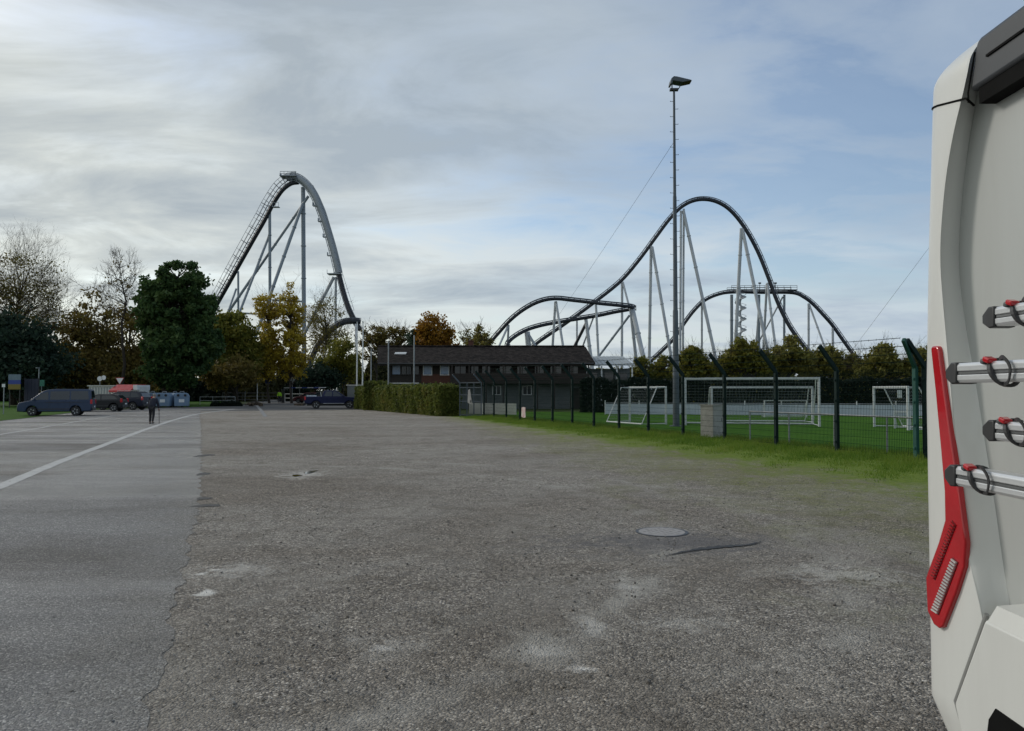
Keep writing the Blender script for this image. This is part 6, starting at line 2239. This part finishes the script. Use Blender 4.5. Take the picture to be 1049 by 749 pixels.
# ================================================================== the white camper at the right
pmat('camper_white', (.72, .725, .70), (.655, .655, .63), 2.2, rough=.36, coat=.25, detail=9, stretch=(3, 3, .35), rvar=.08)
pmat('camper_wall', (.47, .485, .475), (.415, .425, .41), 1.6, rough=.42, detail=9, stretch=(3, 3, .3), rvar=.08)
pmat('spoiler_grey', (.050, .054, .060), (.044, .048, .054), 6, rough=.45, spec=.35)
pmat('seam_dark', (.006, .006, .006), (.01, .01, .01), 6, rough=.9, spec=.1)
pmat('groove_shade_grey', (.30, .30, .29), (.26, .26, .255), 6, rough=.6)
pmat('aluminium', (.74, .75, .76), (.62, .63, .65), 4, rough=.32, metal=.45, stretch=(20, .3, 20))
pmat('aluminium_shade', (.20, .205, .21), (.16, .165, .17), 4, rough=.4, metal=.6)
van.scale = (.89, .97, .97)
cp = thing('camper', 'white camper with red tail light strip and folded aluminium bike rack at the right edge', 'motorhome', (4.8, 1.48, 0))
YS = 2.72                                          # its left side
XR, XW = 1.385, 1.465                              # corner pillar face, recessed rear wall


def ypx(px, x):
    return FOC * x / (px - 524.5)


ridge_tab = [(20, 1006), (40, 1003.5), (70, 999.5), (95, 995), (130, 982), (173, 972), (215, 966.5), (260, 963), (302, 965), (350, 968.5), (406, 972.5), (450, 976), (493, 980), (550, 985), (583, 991.5), (615, 1001.5), (680, 1001.5), (760, 1001.5)]
wall_tab = [(40, 1012), (104, 1007), (150, 997), (208, 989), (260, 985), (302, 987.6), (350, 994), (402, 1003), (450, 1010), (500, 1018), (560, 1026), (614, 1034), (680, 1034), (760, 1034)]


def tab(t, v):
    xs = np.linspace(v - 22, v + 22, 15)
    return float(np.mean(np.interp(xs, [a for a, b_ in t], [b_ for a, b_ in t])))


def pillar(side):
    """moulded corner pillar, lofted through levels from the bumper to the roof"""
    rows = []
    pys = list(range(800, 96, -11)) + [90, 84, 79, 75, 71, 67, 64, 61, 58, 56, 54, 53, 52]
    for py in pys:
        yr = ypx(tab(ridge_tab, py), XR)
        yw_ = ypx(tab(wall_tab, py), XW)
        z = CAM_H + (400 - py) / FOC * 2.5
        sh = 0.0
        if z > 2.79:
            sh = .075 * min(1, (z - 2.79) / .0975) ** 2
        bt = 0.0
        if z < .79:
            bt = .55 * (.79 - z)
        r = .115
        ys = float(np.interp(py, [60, 100, 250, 400], [2.615, 2.628, 2.668, 2.697]))
        xo, yo = XR + sh * .9 + bt * .4, ys - sh - bt
        row = [(2.0, yw_ - .25), (XW + .012, yw_ - .02), (XW, yw_)]
        dx, dy = XR + sh * .9 - XW, yr - yw_
        for t in (.25, .5, .72, .86, .94):
            k = t * t * (3 - 2 * t)
            row.append((XW + dx * k, yw_ + dy * t))
        row.append((XR + sh * .9 + .002, yr - .006))
        row.append((XR + sh * .9, yr + .012))
        row.append((XR + sh * .9 + bt * .25, (yr + ys - r) / 2))
        for i in range(8):
            a = math.pi / 2 * i / 7
            row.append((xo + r - r * math.cos(a), yo - r + r * math.sin(a)))
        row.append((2.05, yo))
        row = [row[0]] + row[1:]
        rows.append([(x, y if side > 0 else 2.96 - y, z) for x, y in row])
    mb = MB()
    k = len(rows[0])
    mb.add([p for r_ in rows for p in r_], [(i * k + j, i * k + j + 1, (i + 1) * k + j + 1, (i + 1) * k + j) for i in range(len(rows) - 1) for j in range(k - 1)])
    top = rows[-1]
    mb.add([(p[0], p[1], p[2]) for p in top], [tuple(range(k))])
    bot = rows[0]
    mb.add(bot, [tuple(range(k - 1, -1, -1))])
    return mb.build('corner_pillar', 'camper_white', cp, smooth=True, ang=50)


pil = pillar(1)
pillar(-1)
# living body
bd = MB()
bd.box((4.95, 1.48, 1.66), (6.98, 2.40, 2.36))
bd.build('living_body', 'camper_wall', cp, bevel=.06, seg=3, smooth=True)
# seam across the pillar head
yst = 2.628
sp_ = [(1.44, ypx(999, 1.44) - .02, 2.688), (XR + .001, ypx(995, XR), 2.690)]
for i in range(1, 5):
    t = i / 5
    sp_.append((XR - .0005, sp_[1][1] + (yst - .115 - sp_[1][1]) * t, 2.690 + .036 * t))
for i in range(9):
    a = math.pi / 2 * i / 8
    sp_.append((XR + .115 - .116 * math.cos(a), yst - .115 + .116 * math.sin(a), 2.726 + .03 * i / 8))
sp_.append((1.9, yst + .001, 2.765))
MB().tube(sp_, .0036, seg=6).build('seam', 'seam_dark', cp)
# roof garnish with third brake light line, dark strip put in for the shade below it
def yz(px, py, x):
    y = ypx(px, x)
    d = ray(px, py)
    return (y, CAM_H + d.z / d.y * y)


gpoly = [yz(998.5, 95, 1.40), yz(1005, 47, 1.40), yz(1009, 38, 1.40), yz(1049, 18, 1.40)]
zt_ = gpoly[-1][1]
zlow = gpoly[0][1]
ztop = (gpoly[1][1] + zt_) / 2 + .02
gp = [gpoly[0], gpoly[1], (gpoly[2][0], ztop), (.55, ztop), (.55, zlow)]
mb = MB().prism(gp, (1.40, 0, 0), (0, 1, 0), (0, 0, 1), (1, 0, 0), .22)
mb.build('roof_garnish', 'spoiler_grey', cp, bevel=.02, smooth=True)
MB().box((1.398, 1.47, 2.785), (.006, 1.60, .007)).build('brake_light_strip', 'seam_dark', cp)
MB().box((1.47, 1.45, zlow - .022), (.12, 1.76, .05)).build('garnish_gap_shade', 'seam_dark', cp)
MB().tube([(1.398, gp[0][0] + .002, gp[0][1] - .03), (1.397, gp[0][0] + .001, gp[0][1]), (1.399, gp[1][0] - .002, gp[1][1] - .02)], .003, seg=6).build('garnish_seam', 'seam_dark', cp)

# lower bumper panel with a shelf and a step
def yzs(pts, x):
    return [yz(px, py, x) for px, py in pts]


XB = 1.362
zs = yz(1004, 618, XB)[1]
zst = yz(1003, 634, XB)[1]
bl_ = yzs([(1003.5, 634), (971, 720), (977, 752)], XB)
poly = [bl_[0], bl_[1], (bl_[2][0], bl_[2][1]), (bl_[2][0] - .02, .42), (.62, .42), (.47, bl_[1][1]), (.62, zst)]
mb = MB().prism(poly, (XB, 0, 0), (0, 1, 0), (0, 0, 1), (1, 0, 0), .14)
bp_o = mb.build('bumper', 'camper_white', cp, bevel=.012, seg=3, smooth=True)
py_, pz = yz(1006, 618, 1.375)
mb = MB()
ya, yb = bl_[0][0] - .012, .64
mb.add([(XB + .002, ya, zst - .004), (XB + .002, yb, zst - .004), (XB + .018, yb, zs), (XB + .018, ya - .02, zs), (1.52, yb, zs + .012), (1.52, ya - .02, zs + .012)],
       [(0, 1, 2, 3), (3, 2, 4, 5)])
mb.build('bumper_shelf', 'camper_white', cp, smooth=True, ang=20)
# grey strip between pillar foot and bumper, joint shade put in as colour
MB().tube([(XB + .014, bl_[0][0] + .010, bl_[0][1] + .01), (XB + .014, bl_[1][0] + .012, bl_[1][1]), (XB + .02, bl_[2][0] + .012, bl_[2][1])], .007, seg=8).build('groove_shade', 'groove_shade_grey', cp)
rc_ = yzs([(1004, 752), (1006, 737), (1013, 726), (1030, 728), (1049, 732)], XB - .003)
poly = [rc_[0], rc_[1], rc_[2], (rc_[2][0] - .4, rc_[2][1] - .01), (rc_[2][0] - .4, rc_[0][1] - .04), (rc_[0][0], rc_[0][1] - .04)]
MB().prism(poly, (XB - .003, 0, 0), (0, 1, 0), (0, 0, 1), (1, 0, 0), .02).build('exhaust_recess', 'seam_dark', cp)

# tail light: tall red strip that widens into a two slot lamp low down
XT = XR - .014
tl = yzs([(953.6, 357), (955, 354.5), (960, 354.5), (961.6, 357), (966.5, 400), (972.5, 450), (979.5, 502), (983.5, 540), (985.3, 556), (983.5, 581), (975, 607), (961, 642), (957, 644), (952, 640), (945.6, 626), (944.6, 592),
          (946.5, 586), (958, 556), (965, 533), (965, 503), (962, 460), (957.5, 400)], XT)
mb = MB().prism(tl, (XT, 0, 0), (0, 1, 0), (0, 0, 1), (1, 0, 0), .020)
lt = mb.build('tail_light', 'lamp_red', cp, bevel=.006, seg=3, smooth=True)
pmat('lamp_red_dark', (.18, .008, .010), (.14, .006, .008), 20, rough=.35)


def slot(pts, m, ribm, n):
    q = yzs(pts, XT - .002)
    MBo = MB().prism(q, (XT - .002, 0, 0), (0, 1, 0), (0, 0, 1), (1, 0, 0), .01)
    o = MBo.build('lamp_slot', m, cp)
    o.parent = lt
    o.matrix_parent_inverse = Matrix.Identity(4)
    a0, a1, b0, b1 = (Vector((0, *p)) for p in (q[0], q[-1], q[1], q[2]))
    rb_ = MB()
    for i in range(n):
        t = (i + .5) / n
        p = a0.lerp(a1, t)
        r_ = b0.lerp(b1, t)
        p, r_ = p.lerp(r_, .12), p.lerp(r_, .88)
        rb_.bar((XT - .006, p.y, p.z), (XT - .005, r_.y, r_.z), .0048)
    o2 = rb_.build('lens_rib', ribm, cp)
    o2.parent = lt


slot([(972.5, 533), (976.5, 538), (954, 594), (949, 591)], 'lamp_red_dark', 'lamp_red', 19)
slot([(972.5, 571), (978, 576), (957, 630), (950, 625)], 'lamp_red_dark', 'lamp_clear', 19)

# folded bike rack rails
def rack_rail(x, y0, z, strap_y=None, s=1.0):
    r_ = .027 * s
    sec = [(-r_ * .8, -r_), (r_ * .8, -r_), (r_, -r_ * .6), (r_, r_ * .6), (r_ * .8, r_), (-r_ * .8, r_), (-r_, r_ * .72), (-r_, r_ * .18), (-r_ * .72, r_ * .10), (-r_ * .72, -r_ * .14), (-r_, -r_ * .22), (-r_, -r_ * .7)]
    mb = MB().prism(sec, (x, y0 - .045, z), (1, 0, 0), (0, 0, 1), (0, -1, 0), 1.62)
    ro = mb.build('rack_rail', 'aluminium', cp, bevel=.002)
    e = MB()
    e.add([(x + dx * r_ * 1.14, y0 - .055, z + dz * r_ * 1.2) for dx, dz in ((-1, -.9), (1, -.9), (1, .9), (-1, .9))] +
          [(x + dx * r_ * 1.14, y0 - .030, z + dz * r_ * 1.2) for dx, dz in ((-1, -.95), (1, -.95), (1, .9), (-1, .9))] +
          [(x + dx * r_ * .8, y0 + .014, z + dz * r_ * .62 - .002) for dx, dz in ((-1, -.7), (1, -.7), (1, .7), (-1, .7))],
          [(0, 1, 2, 3)] + [(i + k, (i + 1) % 4 + k, (i + 1) % 4 + k + 4, i + k + 4) for k in (0, 4) for i in range(4)] + [(8, 9, 10, 11)])
    eo = e.build('end_cap', 'black_plastic', cp, bevel=.004, smooth=True)
    eo.parent = ro
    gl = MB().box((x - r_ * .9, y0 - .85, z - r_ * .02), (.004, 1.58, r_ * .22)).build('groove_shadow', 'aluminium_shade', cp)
    gl.parent = ro
    if strap_y is not None:
        st = MB()
        ring = []
        for i in range(25):
            a = 2 * math.pi * i / 24
            ring.append((x + (r_ + .006) * math.cos(a) * 1.0, strap_y + .024 * math.sin(a) * .9, z + (r_ + .007) * math.sin(a) - .002))
        W_ = .013
        vs = []
        for p in ring:
            d = Vector((p[0] - x, 0, p[2] - z)).normalized() * .004
            vs += [(p[0] - d.x, p[1] - W_ * .5, p[2] - d.z), (p[0] + d.x, p[1] - W_ * .5, p[2] + d.z), (p[0] + d.x, p[1] + W_ * .5, p[2] + d.z), (p[0] - d.x, p[1] + W_ * .5, p[2] - d.z)]
        for i in range(24):
            a, b_ = i * 4, (i + 1) * 4
            st.add([vs[a + j] for j in range(4)] + [vs[b_ + j] for j in range(4)], [(0, 1, 5, 4), (1, 2, 6, 5), (2, 3, 7, 6), (3, 0, 4, 7)])
        # loose loop of the ratchet strap standing off towards us
        lp = catmull([(x - r_ * .6, strap_y - .01, z + r_ * 1.2), (x - r_ * 1.2, strap_y - .05, z + r_ * 1.3), (x - r_ * 1.3, strap_y - .08, z + r_ * .4), (x - r_ * 1.2, strap_y - .07, z - r_ * .9), (x - r_ * .5, strap_y - .02, z - r_ * 1.25)], 5)
        for a, b_ in zip(lp[:-1], lp[1:]):
            st.bar(a, b_, .003, .008)
        so = st.build('strap', 'black_plastic', cp)
        so.parent = ro
        bk = MB().box((x - r_ * .9, strap_y + .018, z + r_ * 1.12), (.026, .026, .014), M=Matrix.Rotation(.3, 3, 'X'))
        bo = bk.build('buckle', 'lamp_red', cp, bevel=.004)
        bo.parent = ro
        bh = MB().box((x - r_ * .9, strap_y + .032, z + r_ * .98), (.026, .016, .014), M=Matrix.Rotation(.3, 3, 'X'))
        bho = bh.build('ratchet', 'grey_plastic', cp, bevel=.004)
        bho.parent = ro
    return ro


rack_rail(1.36, 2.205, zat(328, 2.26), 2.06)
rack_rail(1.25, 2.20, zat(383, 2.255), 1.985)
rack_rail(1.36, 2.215, zat(439.5, 2.26), 2.10)
rack_rail(1.25, 2.215, zat(484, 2.255), 2.08)
fr = MB()
for y in (.75, 1.75):
    pass
for y in (.8, 1.55):
    fr.tube([(1.47, y, 2.35), (1.33, y, 2.30), (1.33, y, 1.30), (1.47, y, 1.22)], .018, seg=8)
    for z_, xx in ((zat(328, 2.26), 1.36), (zat(383, 2.255), 1.25), (zat(439.5, 2.26), 1.36), (zat(484, 2.255), 1.25)):
        fr.bar((1.33, y, z_), (xx, y, z_), .02)
fr.build('rack_frame', 'aluminium', cp, smooth=True)
# the rest of the vehicle, out of the picture to the right
cab = MB().prism([(8.35, .55), (10.15, .50), (10.32, .75), (10.25, 1.15), (9.55, 1.45), (8.75, 2.25), (8.35, 2.45)], (0, .48, 0), (1, 0, 0), (0, 0, 1), (0, 1, 0), 2.0)
cab.build('cab', 'camper_white', cp, bevel=.08, smooth=True)
ws = MB().prism([(9.53, 1.50), (8.82, 2.20), (8.80, 2.17), (9.50, 1.47)], (0, .6, 0), (1, 0, 0), (0, 0, 1), (0, 1, 0), 1.76)
ws.build('windscreen', 'glass_dark', cp)
for wx in (3.6, 9.3):
    for wy in (.52, 2.44):
        MB().lathe([(.2, -.11), (.33, -.11), (.35, -.05), (.35, .05), (.33, .11), (.2, .11)], (wx, wy, .35), 'Y', 24).build('wheel', 'black_rubber', cp, smooth=True)
MB().box((4.8, 1.48, .62), (6.4, 2.0, .3)).build('chassis', 'black_plastic', cp)
for wx in (3.2, 5.6):
    MB().box((wx, 2.685, 2.0), (1.0, .04, .55)).build('side_window', 'glass_dark', cp, bevel=.01)
